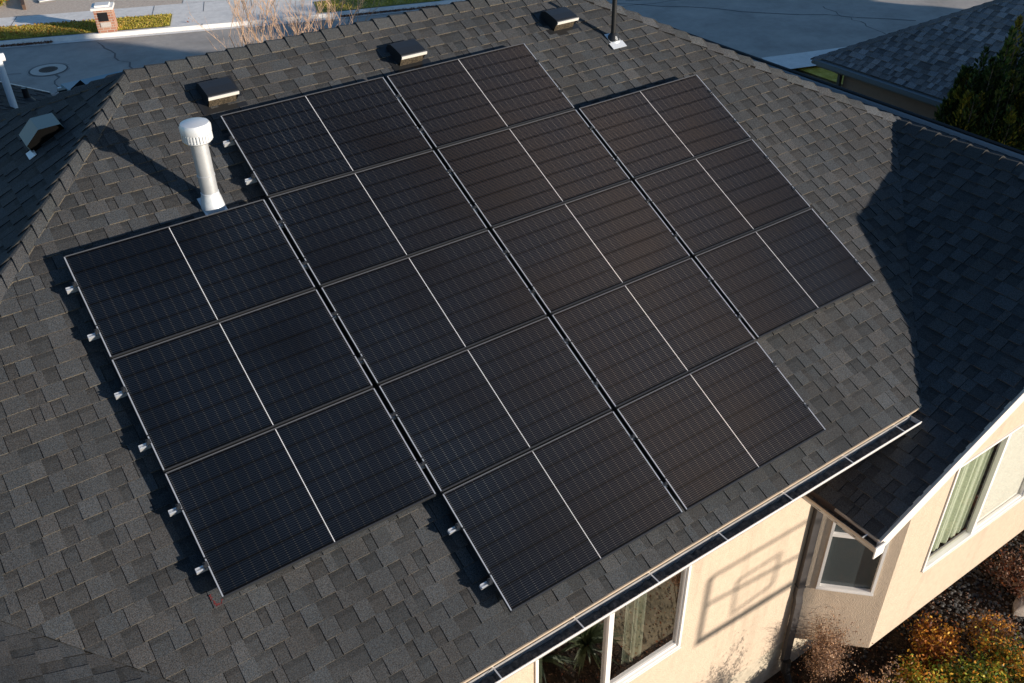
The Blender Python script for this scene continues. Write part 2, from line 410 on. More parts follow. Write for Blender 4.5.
# far kerb of the street as a polyline; offsets go away from the house
FK = [(-60, 47.6), (-20, 32.2), (-8, 27.7), (-1.15, 24.97), (1.3, 24.02), (5.7, 22.33), (7.86, 21.57), (11.3, 20.5), (15, 19.9), (20, 20.6), (26, 23.5), (34, 30)]
def off(pl, d):
    out = []
    for i, p in enumerate(pl):
        a = Vector(pl[max(i - 1, 0)]); b = Vector(pl[min(i + 1, len(pl) - 1)]); t = (b - a).normalized()
        out.append((p[0] - t.y * d, p[1] + t.x * d))
    return out
def strip(mb, pl, d0, d1, z0, z1=None, m=0):
    if z1 is None: z1 = z0
    A = off(pl, d0); B = off(pl, d1)
    for i in range(len(pl) - 1):
        mb.face([(*A[i], z0), (*A[i + 1], z0), (*B[i + 1], z1), (*B[i], z1)], m)
def cut(pl, xa, xb):
    out = []
    for (x0, y0), (x1, y1) in zip(pl, pl[1:]):
        for x in sorted({xa, xb, x0, x1}):
            if x0 <= x <= x1 and xa <= x <= xb:
                t = (x - x0) / (x1 - x0); p = (x, y0 + t * (y1 - y0))
                if not out or abs(out[-1][0] - x) > 1e-6: out.append(p)
    return out
road = MB()
NK = [(-60, 37), (-20, 22.6), (-8, 19.0), (-1, 17.2), (5, 16.4), (8.5, 16.0), (11.5, 13.8), (14.3, 11.3), (16.35, 10.6), (18.3, 10.0), (26, 7.4), (34, 5), (60, -5)]
RP = [(x, y, ZF) for x, y in NK] + [(60, 40, ZF)] + [(x, y, ZF) for x, y in off(FK, .12)[::-1]]
road.face(RP)
structure('street', road, M_ASPH)
k = MB()
strip(k, FK, 0, .20, ZF + .012, ZF + .02); strip(k, FK, .20, .25, ZF + .02, ZF + .13)
strip(k, FK, .25, .37, ZF + .13); 
structure('kerb', k, M_CONC)
sw = MB(); strip(sw, FK, 1.70, 2.85, ZF + .135); structure('sidewalk', sw, M_CONC)
sj = MB()
A = off(FK, 2.13); B = off(FK, 3.34)
def along(pl, step):
    out = []; acc = 0
    for (x0, y0), (x1, y1) in zip(pl, pl[1:]):
        L = math.hypot(x1 - x0, y1 - y0); n = int(L / step)
        for i in range(n): out.append((x0 + (x1 - x0) * i / max(n, 1), y0 + (y1 - y0) * i / max(n, 1), (x1 - x0) / L, (y1 - y0) / L))
    return out
for x, y, tx, ty in along(FK, 1.5):
    if -15 < x < 20:
        a = Vector((x - ty * 1.71, y + tx * 1.71)); b = Vector((x - ty * 2.84, y + tx * 2.84)); t = Vector((tx, ty)) * .008
        sj.face([(*(a - t), ZF + .139), (*(a + t), ZF + .139), (*(b + t), ZF + .139), (*(b - t), ZF + .139)])
        a = Vector((x - ty * 0.02, y + tx * 0.02)); b = Vector((x - ty * .36, y + tx * .36))
        if int(abs(x) * 10) % 2 == 0:
            sj.face([(*(a - t), ZF + .137), (*(a + t), ZF + .137), (*(b + t), ZF + .137), (*(b - t), ZF + .137)])
structure('sidewalk_joints', sj, mat('joint_dark', (.10, .09, .08), .9))
yd = MB(); strip(yd, cut(FK, -60, 3.6), 2.85, 30, ZF + .13); structure('gravel_yard', yd, M_DRYYARD)
# driveway apron across the strip and beyond
dw = MB(); strip(dw, cut(FK, 3.2, 8.0), .37, 1.70, ZF + .128, ZF + .133); strip(dw, cut(FK, 3.6, 8.0), 2.85, 18, ZF + .138)
structure('driveway', dw, M_CONC)
l1 = MB(); strip(l1, cut(FK, -60, 3.35), .37, 1.70, ZF + .145); strip(l1, cut(FK, 7.55, 34), .37, 1.70, ZF + .145)
l1.v = [tuple(v) for v in l1.v]
structure('lawn', l1, M_LAWN)
l2 = MB(); strip(l2, cut(FK, 8.0, 34), 2.85, 25, ZF + .14)
structure('lawn', l2, M_LAWN)
# own front lawn, near sidewalk
nl = MB()
nl.face([(9.5, 9.6, ZF - .03), (15.2, 9.0, ZF - .03), (15.2, 10.6, ZF - .03), (11, 13.9, ZF - .03), (8.3, 15.6, ZF - .03), (5, 15.9, ZF - .03), (5, 9.6, ZF - .03)])
structure('lawn', nl, M_LAWN)
n2 = MB(); n2.face([(15.9, 10.1, ZF + .02), (15.9, 7.5, ZF + .02), (26, 4.3, ZF + .02), (26, 6.2, ZF + .02)])
structure('dry_lawn', n2, ramp_mat('dry_lawn_grass', [(.3, (.30, .22, .03)), (.5, (.55, .40, .06)), (.7, (.75, .55, .14))], 4))
ns = MB(); strip(ns, [(15.6, 10.8), (18.3, 9.96), (26, 7.36), (34, 4.96)], -1.05, 0, ZF + .1); strip(ns, [(15.6, 10.8), (18.3, 9.96), (26, 7.36), (34, 4.96)], 0, .06, ZF + .1, ZF + .0)
structure('sidewalk', ns, M_CONC)
dv = MB(); dv.face([(-1.7, 11.2, ZF + .006), (4.6, 11.2, ZF + .006), (4.4, 14.2, ZF + .006), (-2.1, 14.5, ZF + .006)])
structure('driveway', dv, M_CONC)
# cracks sealed in the asphalt
ck = MB(); rr = random.Random(3)
def crack(p, q, w=.025, z=ZF + .004, n=14, wob=.12):
    p = Vector(p); q = Vector(q); d = (q - p); nrm = Vector((-d.y, d.x)).normalized(); pts = []
    for i in range(n + 1): pts.append(p + d * (i / n) + nrm * rr.uniform(-wob, wob) * (0 < i < n))
    for a, b in zip(pts, pts[1:]):
        ww = w * rr.uniform(.5, 1.3)
        ck.face([(*(a - nrm * ww), z), (*(b - nrm * ww), z), (*(b + nrm * ww), z), (*(a + nrm * ww), z)])
crack((1.34, 23.8), (1.7, 19.0)); crack((14.2, 19.6), (22, 10.5), .03); crack((16.5, 17.5), (27, 12.2), .03); crack((21, 13.2), (20.2, 10.2), .02)
crack((13, 18), (21, 15.5), .02); crack((-.35, 21.6), (-.9, 18.2), .03); crack((-12, 26), (-1.1, 22.3), .015)
structure('road_cracks', ck, mat('crack_seal', (.11, .11, .11), .7))
# manhole: concrete collar and cast cover
mh = thing('manhole_cover', (-.42, 22.16, ZF), 'round iron manhole cover in a pale concrete collar in the street', 'manhole cover')
o = MB(); o.lathe([(.56, .003), (.56, .008)]); o.lathe([(.0, .006), (.52, .006)], n=40); o.build('patch_ring', mat('tar_ring', (.10, .10, .10), .8), mh)
o = MB(); o.lathe([(.0, .012), (.47, .012), (.47, .004)], n=40); o.build('collar', mat('collar_concrete', (.55, .51, .46), .9, noise=.1), mh)
o = MB(); o.lathe([(.0, .018), (.25, .018), (.25, .010)], n=40)
for i in range(-5, 6):
    for j in range(-5, 6):
        if math.hypot(i, j) < 5: o.box(i * .04 - .012, i * .04 + .012, j * .04 - .012, j * .04 + .012, .018, .023)
o.build('iron_lid', mat('cast_iron', (.10, .075, .06), .7, metal=.4), mh)

# ------------------------------------------------------------------ the house
house = thing('house', (0, 0, ZR), 'stucco house with dark shingled hip roof carrying the solar panels', 'house')
HI = Matrix.Translation(Vector((0, 0, 0)))
def hp(mb, name, m, **k): return mb.build(name, m, parent=house, mat=HI, **k)
bpy.context.view_layer.update()
def sub(mb, name, m, parent, **k): return mb.build(name, m, parent=parent, mat=HI, **k)

YE, ZE = -2.505, -1.399
A_ = (2.83, 3.25, 1.431); B_ = (5.82, .26, -.039); Cw = (5.82, -3.09, -.039)
Hl = (-2.27, 3.25, 1.431); Hb = (-5.56, -.06, -.197)
roof = MB()
shingle_face(roof, [Hl, A_, B_, (3.055, YE, ZE), (-3.115, YE, ZE), Hb], (1, 0, 0), 11)
zw = lambda x: -.039 + m_ * (x - 5.82)
shingle_face(roof, [B_, Cw, (1.82, -3.09, zw(1.82)), (1.82, -2.05, zw(1.82)), (3.51, -2.05, zw(3.51))], (0, 1, 0), 12,
    parts=[[B_, Cw, (3.51, -3.09, zw(3.51)), (3.51, -2.05, zw(3.51))], [(3.51, -3.09, zw(3.51)), (1.82, -3.09, zw(1.82)), (1.82, -2.05, zw(1.82)), (3.51, -2.05, zw(3.51))]])
shingle_face(roof, [(-5.56, -.06, -.211), (-3.115, YE, ZE - .014), (-3.115, -6.5, ZE - .014), (-5.56, -6.5, -.211)], (0, 1, 0), 13)
zl = lambda x: 1.431 + m_ * (x + 2.27)
pa = [Hl, (-5.56, -.06, zl(-5.56)), (-8.08, -.06, zl(-8.08)), (-8.08, 9.06, zl(-8.08))]; pb_ = [(-5.56, -.06, zl(-5.56)), (-5.56, -6.5, zl(-5.56)), (-8.08, -6.5, zl(-8.08)), (-8.08, -.06, zl(-8.08))]
shingle_face(roof, [Hl, (-5.56, -6.5, zl(-5.56)), (-8.08, -6.5, zl(-8.08)), (-8.08, 9.06, zl(-8.08))], (0, 1, 0), 14, parts=[pa, pb_])
XR, ZRR = 9.15, -1.47
XK, ZK = 8.3, -1.355      # the far slope flattens towards its eave
shingle_face(roof, [B_, Cw, (XK, -3.09, ZK), (XK, .26, ZK)], (0, 1, 0), 16, detail=False)
shingle_face(roof, [A_, B_, (XK, .26, ZK)], (0, 1, 0), 17, detail=False)
shingle_face(roof, [A_, (XK, .26, ZK), (XK, 9.06, ZK)], (0, 1, 0), 18, detail=False)
shingle_face(roof, [(XK, -3.09, ZK), (XR, -3.09, ZRR), (XR, 9.06, ZRR), (XK, 9.06, ZK)], (0, 1, 0), 20, detail=False)
roof.face([Hl, (-8.08, 9.06, -1.426), (XR, 9.06, -1.426), A_], 0, (.9, .9, .9))
# front garage wing
XG, ZG = -1.9, -1.4
zg = lambda x: ZG - m_ * (x - XG)
shingle_face(roof, [(XG, 11.7, ZG), (XG, 9.0, ZG), (-5.0, 5.9, zg(-5)), (-5.0, 11.7, zg(-5))], (0, 1, 0), 19)
roof.face([(-5, 5.9, zg(-5)), (-5, 11.7, zg(-5)), (-8.1, 11.7, ZG), (-8.1, 9.0, ZG)], 0, (.9, .9, .9))
roof = hp(roof, 'roof', M_SH)
dM = Vector((0, -c_, -s_)); dL = Vector((-c_, 0, -s_)); dR = Vector((c_, 0, -s_)); dB = Vector((0, c_, -s_))
cap = MB(); cap_line(cap, A_, Hl, dM, dB, seed=2); sub(cap, 'ridge_cap', M_SH, roof)
cap = MB(); cap_line(cap, Hl, Hb, dM, dL, seed=3, exp=.18); cap_line(cap, Hb, (-5.56, -6.5, -.19), dR, dL, seed=4); sub(cap, 'hip_cap', M_SH, roof)
cap = MB(); cap_line(cap, Hl, (-8.08, 9.06, -1.426), dL, dB, seed=5); sub(cap, 'hip_cap', M_SH, roof)
dFar = Vector((.88, 0, -.47))
cap = MB(); cap_line(cap, A_, B_, dM, dFar, seed=6, exp=.21, t=.034, tone=1.7, var=.28, edge=(.5, .42, .35)); sub(cap, 'hip_cap', M_SH, roof)  # lower long edge painted dark as the caps' shadow line
cap = MB(); cap_line(cap, B_, Cw, dL, dFar, seed=8); sub(cap, 'ridge_cap', M_SH, roof)
cap = MB(); cap_line(cap, (-5, 11.7, zg(-5)), (-5, 5.95, zg(-5)), dR, dL, seed=9); sub(cap, 'ridge_cap', M_SH, roof)
# bent metal drip edges, fascia boards and soffits
de = MB()
de.box(-3.115, 3.07, YE - .008, YE + .01, ZE - .022, ZE - .004)
de.box(1.806, 1.83, -3.10, -2.6, zw(1.82) - .03, zw(1.82) - .003)
de.face([(1.82, -3.105, zw(1.82) + .004), (5.82, -3.105, -.035), (5.82, -3.08, -.035), (1.82, -3.08, zw(1.82) + .004)])
sub(de, 'drip_edge', mat('drip_edge_metal', (.70, .56, .42), .4, metal=.3), roof)
fa = MB()
fa.box(-3.115, 3.35, YE + .012, YE + .032, ZE - .19, ZE - .012)
fa.box(-3.115, 2.6, YE + .03, -2.05, ZE - .19, ZE - .175)
fa.face([(2.6, YE + .03, ZE - .19), (3.35, YE + .03, ZE - .19), (3.35, -2.05, ZE - .19), (2.6, -2.05, ZE - .19)])
hp(fa, 'fascia', M_FASCIA)
fb = MB()
fb.box(1.84, 1.86, -3.07, -2.05, zw(1.82) - .17, zw(1.82) - .02)
fb.face([(1.86, -3.07, zw(1.82) - .165), (1.98, -3.07, zw(1.82) - .165), (2.60, -2.24, zw(1.82) - .165), (2.41, -2.05, zw(1.82) - .165), (1.86, -2.05, zw(1.82) - .165)])
hp(fb, 'fascia', mat('eave_fascia_brown', (.15, .11, .09), .6))
rk = MB()      # rake board of the gable
for y0, y1 in ((-3.115, -3.09),):
    t0 = Vector((1.80, 0, zw(1.80) - .005)); t1 = Vector((5.82, 0, -.045)); t2 = Vector((9.15, 0, -1.43)); dz = Vector((0, 0, -.165))
    for a, b in ((t0, t1), (t1, t2)):
        P = [a + Vector((0, y0, 0)), b + Vector((0, y0, 0)), b + dz + Vector((0, y0, 0)), a + dz + Vector((0, y0, 0))]
        Q = [p + Vector((0, y1 - y0, 0)) for p in P]
        rk.face(P); rk.face(Q[::-1]); rk.face([P[0], Q[0], Q[1], P[1]]); rk.face([P[3], P[2], Q[2], Q[3]])
        if a is t0: rk.face([P[0], P[3], Q[3], Q[0]])
hp(rk, 'rake_board', mat('rake_paint', (.76, .69, .61), .5, noise=.05, nscale=6))
rs = MB()      # rake soffit
for a, b in ((t0, t1), (t1, t2)):
    rs.face([a + dz * .9 + Vector((0, -3.09, 0)), b + dz * .9 + Vector((0, -3.09, 0)), b + dz * .9 + Vector((0, -2.73, 0)), a + dz * .9 + Vector((0, -2.73, 0))])
rs.face([(9.13, 9.06, -1.6), (9.13, -3.09, -1.6), (8.7, -3.09, -1.6), (8.7, 9.06, -1.6)])
hp(rs, 'soffit', M_FASCIA)

def wall(mb, p0, p1, ztop, zbot, holes=(), depth=.07, m=0):
    """vertical wall p0->p1 (outside on the right-hand side seen walking p0->p1), ztop a function of s; holes (s0,s1,z0,z1)"""
    p0 = Vector(p0); p1 = Vector(p1); L = (p1 - p0).length; d = (p1 - p0) / L; nrm = Vector((d.y, -d.x))
    zt = ztop if callable(ztop) else (lambda s: ztop)
    def P(s, z, o=0): return (p0.x + d.x * s - nrm.x * o, p0.y + d.y * s - nrm.y * o, z)
    S = sorted({0, L} | {h[0] for h in holes} | {h[1] for h in holes})
    for a, b in zip(S, S[1:]):
        hs = [h for h in holes if h[0] <= a + 1e-6 and h[1] >= b - 1e-6]
        if not hs: mb.face([P(a, zbot), P(b, zbot), P(b, zt(b)), P(a, zt(a))], m)
        else:
            h = hs[0]
            mb.face([P(a, zbot), P(b, zbot), P(b, h[2]), P(a, h[2])], m); mb.face([P(a, h[3]), P(b, h[3]), P(b, zt(b)), P(a, zt(a))], m)
    for s0, s1, z0, z1 in holes:
        for (a, za), (b, zb) in (((s0, z0), (s1, z0)), ((s1, z0), (s1, z1)), ((s1, z1), (s0, z1)), ((s0, z1), (s0, z0))):
            mb.face([P(a, za), P(b, zb), P(b, zb, depth), P(a, za, depth)], m)
    return P
def window(p0, p1, s0, s1, z0, z1, kind, label=None, fr=.030, gl=None):
    p0 = Vector(p0); p1 = Vector(p1); L = (p1 - p0).length; d = (p1 - p0) / L; nrm = Vector((d.y, -d.x))
    M = Matrix(((d.x, -nrm.x, 0, p0.x + d.x * s0), (d.y, -nrm.y, 0, p0.y + d.y * s0), (0, 0, 1, z0), (0, 0, 0, 1)))
    w, h = s1 - s0, z1 - z0
    w_ = bpy.data.objects.new('window', None); C.objects.link(w_); w_.parent = house; w_.matrix_world = M @ Matrix.Identity(4)
    w_.empty_display_size = .1
    if label: w_['label'] = label
    bpy.context.view_layer.update()
    def ad(mb, name, m): return mb.build(name, m, parent=w_, mat=M)
    f = MB(); o = .018
    f.box(0, fr, -o, .05, 0, h); f.box(w - fr, w, -o, .05, 0, h); f.box(fr, w - fr, -o, .05, 0, fr); f.box(fr, w - fr, -o, .05, h - fr, h)
    f.box(-.004, w + .004, -.028, .0, -.018, -.002)
    pn = []
    if kind == 'slider':
        cx = w * .47; f.box(cx - .028, cx + .028, -.008, .045, fr, h - fr); pn = [(fr, cx - .028, fr, h - fr), (cx + .028, w - fr, fr, h - fr)]
        for a, b in ((cx + .028, w - fr),):
            f.box(a, a + .012, .004, .04, fr, h - fr); f.box(b - .015, b, .004, .04, fr, h - fr); f.box(a, b, .006, .04, fr, fr + .022); f.box(a, b, .006, .04, h - fr - .022, h - fr)
    else:
        cz = h * .52; f.box(fr, w - fr, -.006, .045, cz - .022, cz + .022); pn = [(fr, w - fr, fr, cz - .022), (fr, w - fr, cz + .022, h - fr)]
    ad(f, 'frame', M_VINYL)
    for i, (a, b, c0, c1) in enumerate(pn):
        q = MB(); q.face([(a, .028, c0), (b, .028, c0), (b, .028, c1), (a, .028, c1)])
        ad(q, 'pane', M_GLASSD if (kind == 'single') else gl)
    bk = MB(); bk.box(.0, w, .9, .92, -.2, h + .1); bk.box(-.02, 0, .07, .9, -.2, h + .1); bk.box(w, w + .02, .07, .9, -.2, h + .1); bk.box(0, w, .07, .9, -.22, -.2); bk.box(0, w, .07, .9, h, h + .02)
    ad(bk, 'interior', M_DARK)
    def curtain(a, b, m=M_CURT, amp=.03, per=.11, y=.14):
        q = MB(); n = int((b - a) / .012)
        pr = None
        for i in range(n + 1):
            x = a + (b - a) * i / n; yy = y + amp * (.7 * math.sin(2 * math.pi * x / per + 1.9 * math.sin(x * 7)) + .45 * math.sin(2 * math.pi * x / (per * .43) + 2.4 * math.sin(x * 5 + 1)))
            if pr: q.face([(pr[0], pr[1], .01), (x, yy, .01), (x, yy, h - .01), (pr[0], pr[1], h - .01)])
            pr = (x, yy)
        ad(q, 'curtain', m)
    return w_, curtain, ad, w, h
walls = MB()
# main rear wall, bay corner wall, gable wall
wx0 = -2.62
P_ = wall(walls, (wx0, -2.05), (2.41, -2.05), ZE - .1, -5.08, [(-1.30 - wx0, .53 - wx0, -3.68, -2.02)])
hp(walls, 'wall', M_STUCCO)
walls = MB(); Lb = math.hypot(.68, .68)
wall(walls, (2.41, -2.05), (3.09, -2.73), lambda s: -1.9, -5.0, [(.20, .82, -4.04, -2.40)]); walls.face([(2.41, -2.05, -5.0), (3.09, -2.73, -5.0), (9.0, -2.73, -5.0), (9.0, -2.05, -5.0)])
hp(walls, 'wall', M_STUCCO)
walls = MB()
def gt(s):
    x = 3.09 + s
    return (zw(x) if x < 5.82 else -.039 - .415 * (x - 5.82)) - .15
P0, P1 = (3.09, -2.73), (9.0, -2.73)
# gable wall split at the ridge so its top follows both slopes
wall(walls, P0, (5.82, -2.73), gt, -5.0, [(3.74 - 3.09, 5.80 - 3.09, -4.07, -2.42)])
wall(walls, (5.82, -2.73), P1, lambda s: gt(s + 5.82 - 3.09), -5.0)
hp(walls, 'wall', M_STUCCO)
walls = MB()
wall(walls, (9.0, -2.73), (9.0, 8.6), -1.45, -5.75); wall(walls, (9.0, 8.6), (-2.4, 8.6), -1.45, -4.4); wall(walls, (-2.4, 8.6), (-2.4, 11.4), -1.45, -4.4)
wall(walls, (-2.4, 11.4), (-7.7, 11.4), lambda s: min(zg(-2.4 - s), zg(-5) - m_ * (s - 2.6)) - .05, -4.4); wall(walls, (-7.7, 11.4), (-7.7, -6.2), -1.45, -5.75)
wall(walls, (-7.7, -6.2), (-3.5, -6.2), lambda s: min(-1.45 + m_ * s, -1.45 + m_ * (4.2 - s)) , -5.75); wall(walls, (-3.5, -6.2), (-3.5, -2.05), -1.45, -5.75); wall(walls, (-3.5, -2.05), (wx0, -2.05), ZE - .1, -5.75)
hp(walls, 'wall', M_STUCCO)
fo = MB(); fo.box(wx0, 9.0, -2.045, -1.8, -6.2, -5.08); fo.box(2.41, 9.0, -2.044, -1.8, -5.08, -5.0)
hp(fo, 'foundation', M_FOUND)

w_, cur, ad, w, h = window((wx0, -2.05), (2.41, -2.05), -1.30 - wx0, .53 - wx0, -3.68, -2.02, 'slider', 'wide sliding window under the long gutter', gl=M_GLASSR)
cur(.03, .16); cur(1.18, 1.42)
w_, cur, ad, w, h = window((2.41, -2.05), (3.09, -2.73), .20, .82, -4.04, -2.40, 'single', 'screened sash window in the angled corner wall')
w_, cur, ad, w, h = window((3.09, -2.73), (5.82, -2.73), 3.74 - 3.09, 5.80 - 3.09, -4.07, -2.42, 'slider', 'sliding window in the sunlit gable wall with green curtains', gl=M_GLASS)
cur(.035, .955, per=.15, amp=.03, y=.11)
q = MB(); q.face([(w * .47 + .03, .05, .05), (w - .05, .05, .05), (w - .05, .05, h - .05), (w * .47 + .03, .05, h - .05)]); ad(q, 'blind', M_BLIND)

# gutters: open troughs with a bright rolled lip, debris and hanger straps
def gutter(x0, x1, T, straps, label=None, lipm=M_GUTLIP, endcap=(True, True), base=M_GUT, lr=.0062):
    """profile in local (x along, y outwards, z up), T places it"""
    prof = [(0, .0), (0, -.115), (.075, -.115), (.092, -.075), (.125, -.03), (.125, .0)]
    gb = MB()
    for (y0, z0), (y1, z1) in zip(prof, prof[1:]):
        gb.face([T @ Vector((x0, y0, z0)), T @ Vector((x1, y0, z0)), T @ Vector((x1, y1, z1)), T @ Vector((x0, y1, z1))])
        gb.face([T @ Vector((x0, y0 + .002, z0 + .002)), T @ Vector((x1, y0 + .002, z0 + .002)), T @ Vector((x1, y1 + .002, z1 + .002)), T @ Vector((x0, y1 + .002, z1 + .002))][::-1])
    go = hp(gb, 'gutter', base)
    if label: go['label'] = label
    lp = MB(); lp.tube([T @ Vector((x0, .128, .0)), T @ Vector((x1, .128, .0))], lr, 8)
    lp.box(x0, x1, .1275, .1300, -.02, .0, M=T)
    for e, x in zip(endcap, (x0, x1)):
        if e: lp.face([T @ Vector((x, y, z)) for y, z in prof])
    sub(lp, 'rolled_lip', lipm, go)
    db = MB(); n = int((x1 - x0) / .04); rr = random.Random(5); pr = None
    for i in range(n + 1):
        x = x0 + (x1 - x0) * i / n; z = -.070 + rr.uniform(-.016, .014)
        if pr is not None: db.face([T @ Vector((pr[0], .004, pr[1] + .006)), T @ Vector((x, .004, z + .006)), T @ Vector((x, .095, z)), T @ Vector((pr[0], .095, pr[1]))])
        pr = (x, z)
    sub(db, 'debris', M_GUTDIRT, go)
    for x in straps:
        st = MB(); st.box(x - .0055, x + .0055, -.01, .13, .006, .010, M=T); st.box(x - .009, x + .009, -.012, -.008, -.03, .01, M=T)
        sub(st, 'hanger_strap', M_GUTLIP, go)
    return go
T1 = Matrix(((1, 0, 0, 0), (0, -.92, 0, YE - .009), (0, 0, 1, ZE - .034), (0, 0, 0, 1)))
gutter(-3.3, 2.86, T1, [-2.77, -2.01, -1.256, -.50, .26, 1.055, 1.86, 2.60], 'long main gutter full of dark debris')
T2 = Matrix(((0, -1, 0, 1.86), (1, 0, 0, 0), (0, 0, 1, zw(1.82) - .022), (0, 0, 0, 1)))
gutter(-3.13, -2.1, T2, [-2.98], 'short brown gutter at the wing eave', lipm=mat('gutter_lip_tan', (.42, .34, .26), .4, metal=.2), endcap=(False, True))
ec = MB(); ec.box(1.72, 1.86, -3.142, -3.13, zw(1.82) - .15, zw(1.82) - .01); hp(ec, 'gutter_end_cap', M_WHITE)
T3 = Matrix(((0, 1, 0, 9.16), (-1, 0, 0, 0), (0, 0, 1, -1.415), (0, 0, 0, 1)))
gutter(-9.1, 3.1, T3, [], 'far side gutter beyond the hip', lipm=M_BLACKPL, base=mat('pale_gutter', (.42, .45, .48), .5), lr=.028)
T4 = Matrix(((0, 1, 0, XG + .01), (-1, 0, 0, 0), (0, 0, 1, ZG - .03), (0, 0, 0, 1)))
gutter(-11.75, -9.2, T4, [], 'gutter of the front garage wing')
gr = MB(); gr.face([(-5, 11.7, zg(-5) + .02), (XG, 11.7, ZG + .02), (XG, 11.75, ZG + .02), (-5, 11.75, zg(-5) + .02)]); gr.face([(-5, 11.75, zg(-5) + .02), (XG, 11.75, ZG + .02), (XG, 11.75, ZG - .15), (-5, 11.75, zg(-5) - .15)])
hp(gr, 'rake_board', M_WHITE)
ch = MB(); ch.face([(5.62, -1.5, -.1), (5.62, -3.08, -.1), (5.74, -3.08, .17), (5.74, -1.5, -.02)]); ch.face([(6.02, -1.5, -.1), (5.90, -1.5, -.02), (5.90, -3.08, .17), (6.02, -3.08, -.1)]); ch.face([(5.74, -1.5, -.02), (5.74, -3.08, .17), (5.90, -3.08, .17), (5.90, -1.5, -.02)])
ch.face([(5.62, -3.08, -.1), (6.02, -3.08, -.1), (5.90, -3.08, .17), (5.74, -3.08, .17)]); 
for yy in (-3.125, -3.08): ch.face([(4.1, yy, zw(4.1) - .05), (5.82, yy, -.06), (5.82, yy, .18), (5.60, yy, .15)])
hp(ch, 'ridge_shadow_caster', M_SPOUT)  # unseen raised ridge and gable edge, added to cast the roof shadow's peak
# downspout in the inner corner
ds = MB()
def duct(mb, pts, w=.085, dd=.065, rot=0):
    pts = [Vector(p) for p in pts]; a = Vector((math.cos(rot), math.sin(rot), 0)); b = Vector((-math.sin(rot), math.cos(rot), 0)); R_ = []
    for p in pts: R_.append([p + a * w / 2 + b * dd / 2, p - a * w / 2 + b * dd / 2, p - a * w / 2 - b * dd / 2, p + a * w / 2 - b * dd / 2])
    for r0, r1 in zip(R_, R_[1:]):
        for i in range(4): mb.face([r0[i], r0[(i + 1) % 4], r1[(i + 1) % 4], r1[i]])
    mb.face(R_[0]); mb.face(R_[-1][::-1])
duct(ds, [(2.28, -2.42, -2.0), (2.36, -2.28, -2.15), (2.38, -2.12, -2.32), (2.38, -2.10, -2.45), (2.38, -2.10, -4.15), (2.38, -2.12, -4.25), (2.38, -2.14, -5.35)], rot=R(-20))
dso = hp(ds, 'downspout', M_SPOUT)
for z in (-2.6, -4.0):
    b2 = MB(); b2.box(-.05, .05, -.04, .06, z - .012, z + .012, M=Matrix.Translation((2.38, -2.10, 0)) @ Matrix.Rotation(R(-20), 4, 'Z')); sub(b2, 'strap', M_SPOUT, dso)
eb = MB(); eb.tube([(2.36, -2.18, -5.28), (2.35, -2.2, -5.45), (2.36, -2.3, -5.62), (2.42, -2.9, -5.70)], .055, 12); sub(eb, 'drain_pipe', M_BLACKPL, dso)
# ------------------------------------------------------------------ solar panels
PU, PV = 1.7493, 1.05
def panel_proto():
    t = bpy.data.objects.new('solar_panel', None); C.objects.link(t); t.empty_display_size = .1
    tag(t, 'x', 'solar panel', 'solar panels on the dark shingle roof')
    lam = MB(); lam.box(.004, PL - .004, .004, PW - .004, -.006, -.0025); lam.build('laminate', M_CELL, t)
    f = MB()
    for x0, x1 in ((0, .011), (PL - .011, PL)):
        f.box(x0, x1, .022, PW - .022, -.035, 0, 0)
        f.box(x0, x1, 0, .022, -.035, 0, 0); f.box(x0, x1, PW - .022, PW, -.035, 0, 0)
    f.box(.011, PL - .011, 0, .011, -.035, 0, 0); f.box(.011, PL - .011, PW - .011, PW, -.035, 0, 0)
    for x0, x1 in ((.0008, .0102), (PL - .0102, PL - .0008)):
        for y0, y1 in ((.009, .31), (.325, .715), (.73, PW - .009)): f.box(x0, x1, y0, y1, .0, .0012, 1)
    for y0, y1 in ((PW - .0085, PW - .001),): f.box(.012, PL - .012, y0, y1, .0, .001, 2)
    f.box(.010, PL - .010, .010, PW - .010, -.034, -.031, 3)
    f.build('frame', [M_FRAME, M_FRAME2, mat('frame_edge_grey', (.16, .16, .165), .4, metal=.5), M_DARK], t)
    return t
grid = {1: (1, 2), 2: (0, 1, 2, 3), 3: (0, 1, 2, 3), 4: (0, 1, 2, 3), 5: (1, 2)}
RN = {1: 'top', 2: 'second', 3: 'third', 4: 'fourth', 5: 'bottom'}
CN = {0: 'far left', 1: 'centre left', 2: 'centre right', 3: 'far right'}
LBL = {(1, 1): 'black solar panel in the top row, right beside the white capped flue', (1, 2): 'black solar panel in the top row just below the two box vents',
       (2, 0): 'black solar panel at the upper left corner, below the white flue', (4, 0): 'black solar panel at the lower left corner above the red mark',
       (5, 1): 'black solar panel in the bottom row, left one nearest the gutter', (5, 2): 'black solar panel in the bottom row, right one beside the gutter',
       (2, 3): 'brownish black solar panel, uppermost of the right hand column', (3, 3): 'black solar panel in the middle of the right hand column', (4, 3): 'black solar panel, lowest of the right hand column by the shadow',
       (3, 0): 'black solar panel in the middle of the left hand column'}
proto = panel_proto(); first = True
for r, cols in grid.items():
    for cc in cols:
        p = W((cc - 2) * PU + .006 + .009 * cc, (r + 1 - 3.5) * PV + .001 + .003 * (r - 3), 0)
        o = proto if first else dup(proto); first = False
        o.location = p; o.rotation_euler = (TH, 0, 0)
        o['label'] = LBL.get((r, cc), 'black solar panel, %s row of the array, %s column' % (RN[r], CN[cc]))
